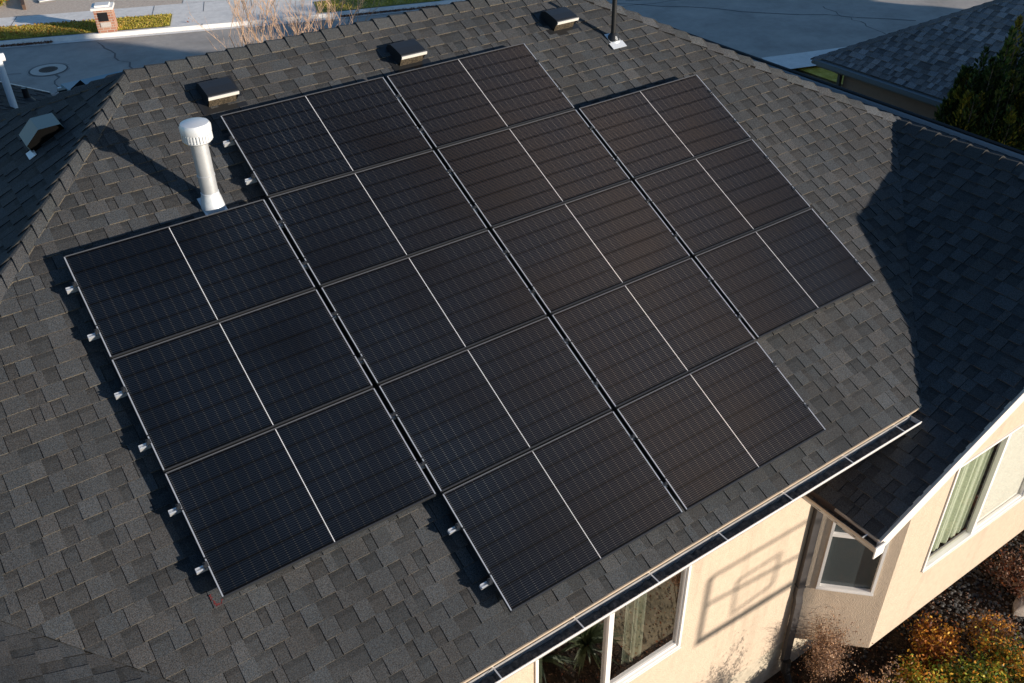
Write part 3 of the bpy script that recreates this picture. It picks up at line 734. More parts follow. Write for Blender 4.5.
# rails under the panels with feet and clamps; their bare ends stick out at the left
for r, cols in grid.items():
    for fi, fr in enumerate((.285, .745)):
        v = (r + fr - 3.5) * PV; u0 = (cols[0] - 2) * PU - .075; u1 = (cols[-1] + 1 - 2) * PU - .02
        rl = thing('mounting_rail', W(u0, v, -.036), 'aluminium rail end poking out under the %s edge of the %s panel row' % (('upper', 'lower')[fi], RN[r]), 'rail', 'rails under the solar panels', (TH, 0, 0))
        L = u1 - u0; b = MB()
        b.box(0, L, -.017, .017, -.045, -.040); b.box(0, L, -.017, -.013, -.040, -.003); b.box(0, L, .013, .017, -.040, -.003)
        b.box(0, L, -.017, -.006, -.003, 0); b.box(0, L, .006, .017, -.003, 0); b.box(0, L, -.013, .013, -.024, -.021)
        b.build('rail_bar', M_ALU, rl)
        for cc in list(cols) + [cols[-1] + 1]:
            x = (cc - 2) * PU - u0; e = cc == cols[0]; z = cc == cols[-1] + 1
            q = MB()
            if e: q.box(x - .018, x + .014, -.02, .02, .030, .040); q.box(x - .018, x - .012, -.02, .02, 0, .032)
            elif z: q.box(x - .036, x - .012, -.02, .02, .034, .041)
            else: q.box(x - .024, x + .024, -.014, .014, .036, .041)
            q.tube([(x if not e else x - .004, 0, .03), (x if not e else x - .004, 0, .049)], .007, 6)
            q.build('clamp', M_FRAME, rl)
        nf = max(2, int(L / 1.2) + 1)
        for i in range(nf):
            x = .16 + (L - .32) * i / (nf - 1); q = MB()
            q.box(x - .03, x + .03, .018, .023, -.114, -.01); q.box(x - .03, x + .03, .018, .10, -.114, -.108); q.box(x - .11, x + .11, -.10, .20, -.1125, -.111)
            q.build('roof_foot', M_FRAME, rl)

# ------------------------------------------------------------------ roof vents and flues
def RM(u, v, rz=0): return Matrix.Translation(W(u, v, -HR)) @ Matrix.Rotation(TH, 4, 'X')
def box_vent():
    t = bpy.data.objects.new('roof_vent', None); C.objects.link(t); t.empty_display_size = .1
    tag(t, 'x', 'roof vent', 'box vents below the ridge')
    b = MB(); b.box(-.22, .22, -.20, .22, .004, .009); b.build('flashing', M_VENT, t)
    h = MB(); w = .148; N = 8
    # curved hood: low at the back (+y up slope), high at the front
    pr = [(.17, .02), (.155, .07), (.11, .11), (.0, .138), (-.10, .158), (-.128, .158), (-.142, .148), (-.146, .13)]
    for (y0, z0), (y1, z1) in zip(pr, pr[1:]): h.face([(-w, y0, z0), (w, y0, z0), (w, y1, z1), (-w, y1, z1)])
    for sx in (-w, w): h.face([(sx, y, z) for y, z in pr] + [(sx, -.10, .01), (sx, .17, .01)])
    h.build('hood', M_VENT, t, weld=True)
    lip = MB(); lip.box(-w - .003, w + .003, -.152, -.142, .128, .158); lip.build('hood_lip', mat('vent_lip_pale', (.72, .68, .62), .35), t)  # lip much paler than the hood
    s = MB(); s.box(-w + .012, w - .012, -.118, -.112, .01, .135); s.build('screen', M_MESH, t)
    q = MB(); q.box(-w + .008, w - .008, -.108, -.10, .01, .15); q.build('throat', M_VENTD, t)
    return t
bv = box_vent(); first = True
for (u, v), lb in zip(((-1.60, -2.995), (.455, -2.95), (2.47, -2.93)), ('black box vent nearest the hip, left of the others', 'black box vent above the middle of the panel array', 'black box vent beside the thin black vent pipe')):
    o = bv if first else dup(bv); first = False
    Mx = RM(u, v); o.location = Mx.translation; o.rotation_euler = Mx.to_euler(); o['label'] = lb
# B-vent flue with white ribbed cap
fx, fy = -2.17, 1.635; fz = m_ * fy - .167
fl = thing('vent_flue', (fx, fy, fz), 'tall galvanised flue with white ribbed cap standing left of the array', 'flue')
b = MB(); b.lathe([(.074, .02), (.074, .63)], n=32); b.lathe([(.074, .30), (.0775, .302), (.0775, .318), (.074, .32)], n=32); b.build('pipe', M_STEEL, fl, smooth=True)
b = MB(); b.lathe([(.115, -.06), (.108, -.01), (.092, .08), (.079, .13), (.079, .15), (.073, .152)], n=32); b.build('storm_collar', M_FLASH, fl, smooth=True)
b = MB(); Mr = Matrix.Rotation(TH, 4, 'X'); b.box(-.10, .10, -.25, .12, .014, .018, M=Mr); b.build('flashing', M_FLASH, fl)
b = MB(); b.lathe([(.076, .615), (.105, .62), (.120, .635), (.120, .71), (.130, .715), (.132, .765), (.118, .79), (.06, .803), (0, .806)], n=48); b.build('cap', M_CAPW, fl, smooth=True)
b = MB()
for i in range(30):
    a = 2 * math.pi * i / 30; b.box(.118, .1275, -.0045, .0045, .642, .706, M=Matrix.Rotation(a, 4, 'Z'))
b.build('cap_ribs', M_CAPW, fl)
b = MB(); b.box(.0, .006, -.016, .016, .62, .70, M=Matrix.Translation((-.118, -.02, 0)) @ Matrix.Rotation(.4, 4, 'Z')); b.build('clip', mat('brass_clip', (.5, .33, .16), .5, metal=.5), fl)
# thin black plumbing vent
px_, py_ = 2.985, 2.30; pz_ = m_ * py_ - .167
pv = thing('plumbing_vent', (px_, py_, pz_), 'thin black plumbing vent pipe in a shiny silver flashing near the ridge', 'vent pipe')
b = MB(); b.tube([(0, 0, .0), (0, 0, .52)], .028, 16); b.build('pipe', M_BLACKPL, pv, smooth=True)
b = MB(); b.lathe([(.08, -.0), (.055, .05), (.036, .075), (.030, .08)], n=20); b.build('rubber_collar', M_BLACKPL, pv, smooth=True)
b = MB(); b.box(-.075, .075, -.06, .09, .014, .017, M=Mr); b.box(-.11, .09, -.16, -.06, .0165, .0195, M=Mr); 
b.lathe([(.07, -.02), (.05, .02), (.035, .05)], c=(0, -.02, 0), n=20); b.build('flashing', mat('bright_flashing', (.78, .8, .82), .35, metal=.35), pv, smooth=False)
# vent on the shaded hip
lv = thing('dormer_vent', (-3.13, 3.22, zl(-3.13) + .0), 'blue grey peaked dormer vent with a dark mouth on the shaded hip', 'roof vent')
lv.rotation_euler = (0, -TH, 0)
hw, hl, hh = .18, .17, .155
b = MB()
zl_, zr_ = .10, .075
b.face([(-hw, -hl, zl_), (0, -hl, hh), (0, hl, hh), (-hw, hl, zl_)]); b.face([(hw, -hl, zr_), (hw, hl, zr_), (0, hl, hh), (0, -hl, hh)])
b.face([(-hw, -hl, zl_), (-hw, hl, zl_), (-hw, hl, .005), (-hw, -hl, .005)]); b.face([(hw, -hl, zr_), (hw, hl, zr_), (hw, hl, .005), (hw, -hl, .005)]); b.face([(hw, hl, .0), (hw, hl, zr_), (0, hl, hh), (-hw, hl, zl_), (-hw, hl, .0)])
b.build('hood', mat('vent_grey_metal', (.04, .085, .115), .45, metal=.3), lv)
b = MB(); b.face([(-hw + .004, -hl + .05, .0), (hw - .004, -hl + .05, .0), (hw - .004, -hl + .05, .070), (0, -hl + .05, hh - .006), (-hw + .004, -hl + .05, .095)]); b.build('mouth', M_VENTD, lv)
b = MB(); b.box(-.24, -.16, -.24, -.08, .018, .022); b.build('flashing', M_FLASH, lv)
# white pipe on the garage wing and a small dark vent
gx, gy = -2.66, 10.25
wp = thing('vent_pipe', (gx, gy, zg(gx)), 'white plastic tee topped pipe on the shaded garage roof', 'vent pipe')
b = MB(); b.tube([(0, 0, -.05), (0, 0, .78)], .055, 16); b.build('pipe', mat('white_pvc', (.86, .87, .88), .4), wp, smooth=True)
b = MB(); b.tube([(-.22, 0, .80), (.10, 0, .80)], .062, 16); b.build('tee_top', mat('white_pvc_tee', (.9, .9, .9), .4), wp, smooth=True)
gv = thing('plumbing_vent', (-2.36, 10.95, zg(-2.36)), 'short black stub vent on the shaded garage roof', 'vent pipe')
b = MB(); b.tube([(0, 0, -.02), (0, 0, .20)], .05, 14); b.build('stub', M_BLACKPL, gv, smooth=True)
b = MB(); b.lathe([(.12, -.03), (.06, .04)], n=16); b.build('collar', M_BLACKPL, gv)
# red crayon mark on the shingles
rm = MB(); rr = random.Random(2)
pts = [(-3.545, 1.475), (-3.548, 1.515), (-3.535, 1.565), (-3.505, 1.572), (-3.488, 1.55)]
for (a, b_), (c2, d2) in zip(pts, pts[1:]):
    for i in range(9):
        t = i / 9; x = a + (c2 - a) * t + rr.uniform(-.006, .006); y = b_ + (d2 - b_) * t + rr.uniform(-.006, .006); w = rr.uniform(.002, .006)
        rm.face([W(x - w, y - w, -HR + .0115), W(x + w, y - w, -HR + .0115), W(x + w, y + w, -HR + .0115), W(x - w, y + w, -HR + .0115)])
tag(rm.build('chalk_mark', mat('red_crayon', (.13, .018, .02), .8)), 'small red crayon hook drawn on the shingles below the left panel corner', 'marking')

# ------------------------------------------------------------------ neighbour's house
nb = thing('neighbour_house', (18, 0, -4.6), "neighbouring house with weathered brown grey shingle roof and tan wall", 'house')
def nbp(mb, name, m, **k): return mb.build(name, m, parent=nb, mat=HI, **k)
bpy.context.view_layer.update()
nx, ny, nz, mn = 12.60, 6.70, -2.38, .56
D_ = 7.2; H_ = nz + mn * D_
r1 = MB()
shingle_face(r1, [(nx, ny, nz), (nx + D_, ny - D_, H_), (nx + D_, -12 + D_, H_), (nx, -12, nz)], (0, 1, 0), 31, contrast=1.9)
shingle_face(r1, [(nx, ny, nz), (nx + 2 * D_, ny, nz), (nx + D_, ny - D_, H_)], (1, 0, 0), 32, contrast=1.6)
r1.face([(nx + 2 * D_, ny, nz), (nx + 2 * D_, -12, nz), (nx + D_, -12 + D_, H_), (nx + D_, ny - D_, H_)])
r1.face([(nx, -12, nz), (nx + D_, -12 + D_, H_), (nx + 2 * D_, -12, nz)])
r1 = nbp(r1, 'roof', M_SHN)
ce = Vector((-math.cos(math.atan(mn)), 0, -math.sin(math.atan(mn)))); cn = Vector((0, math.cos(math.atan(mn)), -math.sin(math.atan(mn))))
cp = MB(); cap_line(cp, (nx + D_, ny - D_, H_), (nx, ny, nz), ce, cn, seed=41, tone=.95); cp.build('hip_cap', M_SHN, parent=r1, mat=HI)
b = MB(); b.box(nx + .45, nx + 2 * D_ - .45, -11.5, ny - .45, -5.7, nz - .1); nbp(b, 'wall', M_STUCCO_N)
b = MB(); b.box(nx + .02, nx + .05, -12, ny, nz - .2, nz - .02); b.box(nx + .05, nx + .45, -12, ny - .05, nz - .2, nz - .19); b.box(nx + .05, nx + 2 * D_, ny - .05, ny - .02, nz - .2, nz - .02); b.box(nx + .45, nx + 2 * D_, ny - .45, ny - .05, nz - .2, nz - .19); nbp(b, 'fascia', mat('nb_fascia', (.20, .19, .18), .6))
b = MB(); b.box(nx - .11, nx + .02, -12, ny + .03, nz - .12, nz - .03); nbp(b, 'gutter', mat('nb_gutter', (.17, .20, .22), .5, metal=.2))
b = MB(); duct(b, [(nx, ny - .2, nz - .1), (nx + .38, ny - .4, nz - .35), (nx + .40, ny - .42, nz - 2.0)]); nbp(b, 'downspout', mat('nb_spout', (.10, .09, .09), .5))

# ------------------------------------------------------------------ foliage
def leaf(mb, p, size, rnd, cols, up=.3, asp=.55):
    d = Vector((rnd.gauss(0, 1), rnd.gauss(0, 1), rnd.gauss(up, .7))).normalized()
    a = d.cross(Vector((rnd.gauss(0, 1), rnd.gauss(0, 1), rnd.gauss(0, 1)))).normalized()
    s = size * rnd.uniform(.6, 1.3); c = rnd.choice(cols); k = rnd.uniform(.75, 1.25); c = tuple(min(1, x * k) for x in c)
    mb.face([p - d * s * .5, p + a * s * asp * .5, p + d * s * .5, p - a * s * asp * .5], 0, c)
def stems(mb, base, h, spread, n, rnd, r0=.012, sub_=2, m=0, lean=(0, 0)):
    tips = []
    for i in range(n):
        a = rnd.uniform(0, 2 * math.pi); sp = spread * math.sqrt(rnd.random()); hh = h * rnd.uniform(.7, 1.0) * (1 - .35 * (sp / max(spread, .01)) ** 2)
        e = Vector((math.cos(a) * sp + lean[0], math.sin(a) * sp + lean[1], hh)); p0 = Vector(base) + Vector((e.x * .12, e.y * .12, 0)); pts = [p0]
        for k in range(1, 5):
            t = k / 4; pts.append(Vector(base) + Vector((e.x * (t ** 1.3), e.y * (t ** 1.3), e.z * t)) + Vector((rnd.uniform(-1, 1), rnd.uniform(-1, 1), 0)) * .03 * h)
        mb.tube(pts, [r0, r0 * .8, r0 * .55, r0 * .35, r0 * .15], 5, caps=False)
        tips.append(pts)
        for s in range(sub_):
            t = rnd.uniform(.35, .95); k = min(int(t * 4), 3); q = pts[k].lerp(pts[k + 1], t * 4 - k); dr = Vector((rnd.gauss(0, 1), rnd.gauss(0, 1), rnd.uniform(.6, 1.6))).normalized() * h * rnd.uniform(.12, .28)
            p2 = [q, q + dr * .5 + Vector((rnd.uniform(-.02, .02),) * 3) * h, q + dr + Vector((0, 0, .04 * h))]
            mb.tube(p2, [r0 * .4, r0 * .25, r0 * .1], 4, caps=False); tips.append([p2[0], p2[0], p2[1], p2[1], p2[2]])
    return tips
def shrub(name, base, h, spread, n, nl, cols, label, cat, seed, lsize=.035, group=None, r0=.007, low=.25, clump=.05, stemm=None, sub_=3):
    rnd = random.Random(seed); t = thing(name, base, label, cat, group)
    b = MB(); tp = stems(b, (0, 0, 0), h, spread, n, rnd, r0, sub_); b.build('stems', stemm or M_BARK, t)
    f = MB()
    for i in range(nl):
        pts = rnd.choice(tp); t_ = rnd.uniform(low, 1.0) ** .7; k = min(int(t_ * 4), 3); q = pts[k].lerp(pts[k + 1], t_ * 4 - k)
        leaf(f, q + Vector((rnd.gauss(0, 1), rnd.gauss(0, 1), rnd.gauss(0, 1))) * clump, lsize, rnd, cols)
    f.build('leaves', M_LEAF, t); return t
OR = [(.62, .27, .03), (.70, .40, .05), (.50, .18, .03), (.35, .17, .04)]; YG = [(.32, .36, .04), (.20, .28, .03), (.48, .40, .05), (.10, .16, .02)]
GR = [(.06, .10, .02), (.09, .15, .03), (.04, .065, .015)]; RD = [(.20, .05, .02), (.26, .09, .03), (.14, .05, .025)]; BR = [(.20, .12, .07), (.28, .17, .11), (.34, .22, .17), (.15, .09, .06)]
PK = [(.56, .34, .20), (.46, .26, .14), (.64, .44, .30)]
G = ZR + .006
shrub('dry_shrub', (2.60, -2.50, G), 1.48, .15, 40, 7500, PK + BR, 'tall pinkish dry feathery shrub in front of the bay corner', 'shrub', 1, .022, clump=.035, r0=.005, low=.1)
beds = [((2.75, -3.05), .62, .26, OR + BR, 'small orange brown perennial beside the pinkish shrub'),
        ((2.05, -2.75), .34, .30, BR + OR, 'low brown twiggy plant at the end of the drain pipe'),
        ((3.35, -3.35), .62, .40, YG + OR, 'yellow green bush below the corner of the gable wall'),
        ((3.15, -3.95), .60, .42, OR + YG[:2], 'orange tinged bush at the bottom edge nearest the pinkish shrub'),
        ((3.95, -3.65), .62, .42, GR + YG + OR[:1], 'dark green bush in the middle of the planting bed'),
        ((3.75, -4.25), .55, .42, OR + YG, 'amber leaved bush at the lower edge of the bed'),
        ((4.55, -3.75), .62, .40, OR + GR + YG[2:], 'orange and green bush near the stone edging'),
        ((4.35, -4.35), .55, .42, YG + OR, 'mustard coloured bush at the lower right corner'),
        ((4.1, -3.05), .55, .34, OR + RD, 'rusty orange bush against the gable wall'),
        ((5.1, -4.1), .55, .36, OR + YG + GR, 'mixed orange green bush at the right edge'),
        ((6.0, -2.95), .42, .42, RD + BR, 'dark red brown bush below the right end of the gable wall'),
        ((6.75, -3.2), .42, .42, RD + BR, 'rust red bush beyond the pale boulder'),
        ((4.95, -3.3), .34, .26, OR + BR, 'small tawny plant at the edge of the rocks')]
for i, ((x, y), h, sp, cols, lb) in enumerate(beds):
    shrub('garden_bush', (x, y, G), h * 1.1, sp * 1.15, 26, 4200 if h > .5 else 2200, cols, lb, 'bush', 50 + i, .045, 'bushes in the planting bed', .006, low=.1, clump=.06)
# loose rocks
rk_ = MB(); rnd = random.Random(9)
def rock(mb, c, r, rnd, col):
    P = []; n = 6
    for lat, rr2 in ((-.2, .8), (.25, .95), (.62, .55)):
        P.append([Vector((math.cos(2 * math.pi * i / n + lat) * rr2 * rnd.uniform(.75, 1.2), math.sin(2 * math.pi * i / n + lat) * rr2 * rnd.uniform(.75, 1.2), lat * rnd.uniform(.8, 1.1))) * r + Vector(c) for i in range(n)])
    for a, b in zip(P, P[1:]):
        for i in range(n): mb.face([a[i], a[(i + 1) % n], b[(i + 1) % n], b[i]], 0, col)
    mb.face(P[-1], 0, col)
for i in range(9000):
    x = rnd.uniform(3.2, 9.5); y = rnd.uniform(-5.2, -2.2)
    dense = x > 4.2
    if not dense and rnd.random() < .75: continue
    k = rnd.uniform(.03, .13); w = rnd.uniform(-.01, .03)
    rock(rk_, (x, y, G + .01), rnd.uniform(.008, .03), rnd, (k + w, k + w * .5, k))
tag(rk_.build('river_rocks', M_STONE), 'grey river rocks spread over the bed behind the bushes', 'rocks', kind='stuff')
lt = MB()
for i in range(9000):
    x = rnd.uniform(-.5, 8.5); y = rnd.uniform(-5.4, -2.1); leaf(lt, Vector((x, y, G + rnd.uniform(.01, .035))), .035, rnd, BR + RD + [(.10, .06, .04), (.05, .035, .025)], up=0)
tag(lt.build('fallen_leaves', M_LEAF), 'brown fallen leaves and bark chips littering the planting bed', 'leaf litter', kind='stuff')
bl = thing('boulder', (6.05, -3.25, G), 'pale flat edging boulder lying among the grey rocks', 'boulder')
b = MB(); P = []
for z, s in ((0, 1), (.09, 1.02), (.14, .8)):
    P.append([Vector((math.cos(i * math.pi / 5) * .42 * s * rnd.uniform(.9, 1.1), math.sin(i * math.pi / 5) * .14 * s * rnd.uniform(.9, 1.1), z)) for i in range(10)])
for a, c2 in zip(P, P[1:]):
    for i in range(10): b.face([a[i], a[(i + 1) % 10], c2[(i + 1) % 10], c2[i]])
b.face(P[-1]); b.build('stone', mat('pale_stone', (.30, .25, .21), .9, noise=.25, nscale=9, bump=.8, bscale=30), bl, smooth=True)

# tall evergreen between the houses
def evergreen(base, h, rad, spires, nl, label, seed, lsize=.10, cols=None, group=None, low=.08, drop=.45, name='evergreen_tree', cat='tree'):
    rnd = random.Random(seed); t = thing(name, base, label, cat, group); cols = cols or GR
    tr = MB(); tr.tube([(0, 0, -.1), (0, 0, h * .5), (0, 0, h * .9)], [rad * .09, rad * .06, .01], 8); tr.build('trunk', M_BARK, t)
    f = MB(); l2 = MB()
    for i in range(spires):
        a = rnd.uniform(0, 6.28); rr = rad * math.sqrt(rnd.random()) * .8; hh = h * (1 - drop * (rr / rad) ** 1.5) * rnd.uniform(.82, 1.0)
        sx, sy = math.cos(a) * rr, math.sin(a) * rr; z0 = h * low + rnd.random() * hh * .45; r = rad * rnd.uniform(.17, .36)
        l2.tube([(sx * .3, sy * .3, z0 * .6), (sx, sy, z0 + (hh - z0) * .5), (sx * 1.03, sy * 1.03, hh)], [.03, .02, .006], 5, caps=False)
        base_k = rnd.uniform(.6, 1.5); warm = rnd.random() < .2
        for k in range(nl // spires):
            q = rnd.random() ** .8; z = z0 + (hh - z0) * q; rl = r * (1 - q) ** .6 * (1 + .25 * math.sin(z * 9 + i)) + .02
            b_ = rnd.uniform(0, 6.28); rho = rl * math.sqrt(rnd.random())
            p = Vector((sx + math.cos(b_) * rho, sy + math.sin(b_) * rho, z))
            c = rnd.choice(cols); kk = base_k * rnd.uniform(.7, 1.3)
            c = tuple(x * kk for x in c)
            if warm: c = (c[0] * 2.4 + .03, c[1] * 1.5 + .02, c[2] * .9)  # sunlight painted into some shoots as a warmer leaf colour
            d = Vector((math.cos(b_) * .7, math.sin(b_) * .7, rnd.uniform(.6, 1.5))).normalized(); a_ = d.cross(Vector((rnd.gauss(0, 1), rnd.gauss(0, 1), rnd.gauss(0, 1)))).normalized()
            s = lsize * rnd.uniform(.6, 1.4)
            f.face([p - d * s * .5, p + a_ * s * .22, p + d * s * .6, p - a_ * s * .22], 0, c)
    l2.build('branches', M_BARK, t); f.build('crown', M_LEAF, t)
    return t
evergreen((11.5, 1.95, -5.0), 4.85, 1.15, 130, 78000, 'bushy dark evergreen tree with yellow sunlight painted on some shoots by the neighbouring house', 5, .085, cols=[(.05, .08, .018), (.08, .12, .025), (.03, .045, .012), (.14, .15, .03)])
evergreen((11.35, 2.95, -5.0), 3.05, .30, 5, 2200, 'slim young conifer tip peeking over the far gutter', 6, .08, name='young_conifer')
# unseen evergreens added to the south east to shade the street and neighbour's roof
for i, (x, y, h, r) in enumerate(((16.1, -9.5, 9.9, 1.7), (18.3, -9.5, 11.3, 1.7), (20.2, -9.5, 11.2, 1.6), (22.7, -9.5, 8.6, 1.5), (25.2, -8.2, 9.6, 2.2), (28.3, -7.0, 9.8, 2.2), (31.3, -5.5, 10, 2.2))):
    evergreen((x, y, -5.6), h, r, 60, 15000, ['unseen tall evergreen added for shade, number %s from the house' % w for w in ('one', 'two', 'three', 'four', 'five', 'six', 'seven')][i], 60 + i, .55, group='unseen evergreens added for shade', low=.02, drop=.12)

# spiky yuccas in the back garden, reflected in the dark window pane
def yucca(base, r, n, seed, label):
    rnd = random.Random(seed); t = thing('yucca_plant', base, label, 'plant', 'yuccas in the back garden'); f = MB()
    for i in range(n):
        a = rnd.uniform(0, 6.28); e = rnd.uniform(.25, 1.45); d = Vector((math.cos(a) * math.cos(e), math.sin(a) * math.cos(e), math.sin(e))); s = d.cross(Vector((0, 0, 1))).normalized() * .022; L = r * rnd.uniform(.7, 1.1)
        m1 = d * L * .5 + Vector((0, 0, .04)); m2 = d * L - Vector((0, 0, .08)); c = rnd.choice([(.10, .14, .07), (.16, .2, .1), (.06, .09, .04)])
        f.face([-s * .6, s * .6, m1 + s, m1 - s], 0, c); f.face([m1 - s, m1 + s, m2], 0, c)
    f.build('blades', M_LEAF, t)
for i, (x, y, r) in enumerate(((.1, -3.9, .75), (.6, -4.5, .8), (-.5, -4.7, .7), (.75, -3.7, .6), (.2, -5.3, .8))):
    yucca((x, y, ZR), r, 90, 200 + i, 'spiky yucca behind the house, the %s of the group seen from the wall' % ('nearest', 'middle', 'westernmost', 'easternmost', 'farthest')[i])

# bare shrubby tree in the front yard
def bare_tree(base, h, seed, label):
    rnd = random.Random(seed); t = thing('bare_tree', base, label, 'tree'); b = MB(); tw = MB()
    b.tube([(0, 0, -.05), (.03, 0, .5), (.0, .02, 1.0)], [.075, .06, .055], 8)
    def grow(p, d, L, r, lv):
        n = 5; pts = [p]; dd = Vector(d)
        for i in range(n):
            dd = (dd + Vector((rnd.gauss(0, .08), rnd.gauss(0, .08), .05))).normalized(); pts.append(pts[-1] + dd * L / n)
        rad = [r * (1 - .75 * i / n) for i in range(n + 1)]
        (b if lv < 1 else tw).tube(pts, rad, 6 if lv < 1 else 4, caps=False)
        if lv < 3:
            for i in range(1, n + 1):
                for _ in range((1, 1, 1)[lv]):
                    if rnd.random() < .88:
                        a = rnd.uniform(0, 6.28); nd = (dd + Vector((math.cos(a), math.sin(a), .3)) * rnd.uniform(.4, .75)).normalized()
                        grow(pts[i], nd, L * rnd.uniform(.38, .6), rad[i] * .65 + .002, lv + 1)
    for i in range(11):
        a = i * 2.4 + rnd.uniform(-.3, .3); sp = rnd.uniform(.15, .75)
        grow(Vector((0, 0, .45 + .05 * i)), Vector((math.cos(a) * sp, math.sin(a) * sp, 1)).normalized(), h * rnd.uniform(.55, .85), .028, 0)
    b.build('trunk', M_BARK, t); tw.build('twigs', M_TWIG, t); return t
bare_tree((2.75, 12.3, -4.3), 4.0, 4, 'leafless tree with pale twigs rising behind the ridge')

# ------------------------------------------------------------------ across the street
pl = thing('mailbox_pillar', (1.85, 24.36, ZF + .14), 'brick mailbox pillar with white cap and black mailbox door on the parkway', 'mailbox', None, (0, 0, R(-20)))
def brick_mat():
    m = bpy.data.materials.new('brick'); m.use_nodes = True; n = m.node_tree.nodes; l = m.node_tree.links; b = n['Principled BSDF']
    tc = n.new('ShaderNodeTexCoord'); mp = n.new('ShaderNodeMapping'); mp.inputs['Rotation'].default_value = (R(90), 0, 0)
    bt = n.new('ShaderNodeTexBrick'); bt.inputs['Scale'].default_value = 1.0; bt.inputs['Brick Width'].default_value = .2; bt.inputs['Row Height'].default_value = .075; bt.inputs['Mortar Size'].default_value = .008
    bt.inputs['Color1'].default_value = (.34, .13, .08, 1); bt.inputs['Color2'].default_value = (.42, .22, .14, 1); bt.inputs['Mortar'].default_value = (.45, .38, .32, 1)
    l.new(tc.outputs['Object'], mp.inputs[0]); l.new(mp.outputs[0], bt.inputs[0]); l.new(bt.outputs[0], b.inputs[0]); b.inputs['Roughness'].default_value = .9; return m
b = MB(); b.box(-.26, .26, -.26, .26, 0, .66); b.build('column', brick_mat(), pl)
b = MB(); b.box(-.31, .31, -.31, .31, .66, .73); b.box(-.2, .2, -.2, .2, .73, .78); b.build('cap', M_WHITE, pl)
b = MB(); b.box(-.14, .12, -.29, -.262, .34, .59); b.build('mailbox_door', M_BLACKPL, pl)
b = MB(); b.box(-.14, .15, -.28, -.262, .17, .30); b.build('plaque', mat('plaque_stone', (.5, .45, .40), .8, noise=.15, nscale=30), pl)
sp_ = thing('utility_plate', (1.05, 28.95, ZF + .14), 'small pale meter cover lying in the gravel yard', 'meter cover')
b = MB(); b.box(-.22, .22, -.14, .14, 0, .05); b.build('lid', M_CONC, sp_)
b = MB(); b.box(-.25, .25, -.17, .17, 0, .03); b.build('rim', mat('plate_rim', (.2, .2, .2), .6), sp_)
# edging, shrubs, boulders and bin of the yard opposite
ed = MB(); ed.box(-.05, .05, 0, 4, 0, .16, M=Matrix.Translation((0, 0, ZF + .13)) @ Matrix.Translation((.25, 28.3, 0)) @ Matrix.Rotation(R(-8), 4, 'Z'))
tag(ed.build('yard_edging', mat('edging_brown', (.09, .05, .03), .8)), 'dark timber edging between the planted bed and the gravel yard', 'edging')
far = [(-3.0, 29.8, .9, .7, YG + GR, 'large yellow green bush at the left in the opposite yard'), (-1.9, 29.2, .6, .5, GR, 'low dark green bush beside the sidewalk opposite'),
       (-1.0, 30.6, 1.1, .45, GR, 'upright green shrub behind the pale post opposite'), (-.35, 29.5, .65, .38, OR + YG, 'golden autumn bush next to the timber edging'),
       (-2.6, 31.2, 1.0, .6, OR + RD, 'reddish bush at the back of the opposite bed'), (-.6, 31.6, .8, .5, RD + OR, 'red brown bush beyond the pale post')]
for i, (x, y, h, sp, cols, lb) in enumerate(far):
    shrub('yard_bush', (x, y, ZF + .12), h, sp, 14, 1500, cols, lb, 'bush', 90 + i, .085, 'bushes in the yard opposite', .012, low=.1, clump=.12)
for i, (x, y, r, col, lb) in enumerate(((-3.1, 28.9, .30, (.5, .45, .4), 'pale round boulder at the left of the sidewalk opposite'), (-1.1, 28.9, .24, (.48, .30, .22), 'pinkish boulder between the low bush and the golden bush'), (-1.5, 29.9, .22, (.5, .34, .25), 'small tan boulder behind the low dark bush'))):
    t = thing('boulder', (x, y, ZF + .12), lb, 'boulder', 'boulders in the yard opposite'); b = MB(); rock(b, (0, 0, .05), r, random.Random(i), (1, 1, 1)); b.build('stone', mat('boulder_%d' % i, col, .9, noise=.2, nscale=6), t, smooth=True)
po = thing('garden_post', (-.75, 29.8, ZF + .12), 'pale grey square post in the bed across the street', 'post')
b = MB(); b.box(-.16, .16, -.16, .16, 0, 1.3); b.build('shaft', mat('post_grey', (.42, .46, .42), .7), po); b = MB(); b.box(-.2, .2, -.2, .2, 1.3, 1.38); b.build('cap', M_WHITE, po)
# lamp post behind the ridge at the kerb
lp = thing('street_lamp', (11.75, 20.95, ZF), 'dark green street lamp post at the kerb behind the ridge', 'street lamp')
b = MB(); b.lathe([(.14, 0), (.14, .25), (.09, .3), (.075, .5), (.05, 4.2)], n=16); b.build('pole', mat('lamp_green', (.02, .05, .05), .5), lp, smooth=True)
b = MB(); b.lathe([(.06, 4.2), (.2, 4.35), (.22, 4.7), (.05, 4.95), (0, 5.0)], n=16); b.build('lantern', mat('lantern', (.3, .3, .28), .3), lp)
# leaves in the gutter of the street and on the parkway
lf = MB(); rnd = random.Random(77)
for i in range(1500):
    k = rnd.random(); P = [(-6, 26.93), (-1.15, 24.97), (.2, 24.45)] if k < .5 else [(8.2, 21.46), (9.6, 21.03), (11.3, 20.5)]
    j = rnd.randrange(2); t = rnd.random(); x = P[j][0] + (P[j + 1][0] - P[j][0]) * t; y = P[j][1] + (P[j + 1][1] - P[j][1]) * t
    w = abs(rnd.gauss(0, .07)); leaf(lf, Vector((x + .03 + w * .35, y + .06 + w * .93, ZF + .05)), .07, rnd, RD + BR, up=0)
for i in range(1300):
    x = rnd.gauss(-.2, 1.5); y0 = 24.55 - (x + 0) * .385 + rnd.uniform(.5, 1.9); leaf(lf, Vector((x, y0, ZF + .16)), .08, rnd, OR + RD, up=0)
tag(lf.build('kerb_leaves', M_LEAF), 'red brown fallen leaves gathered along the kerb and parkway', 'fallen leaves', kind='stuff')
gt_ = MB()
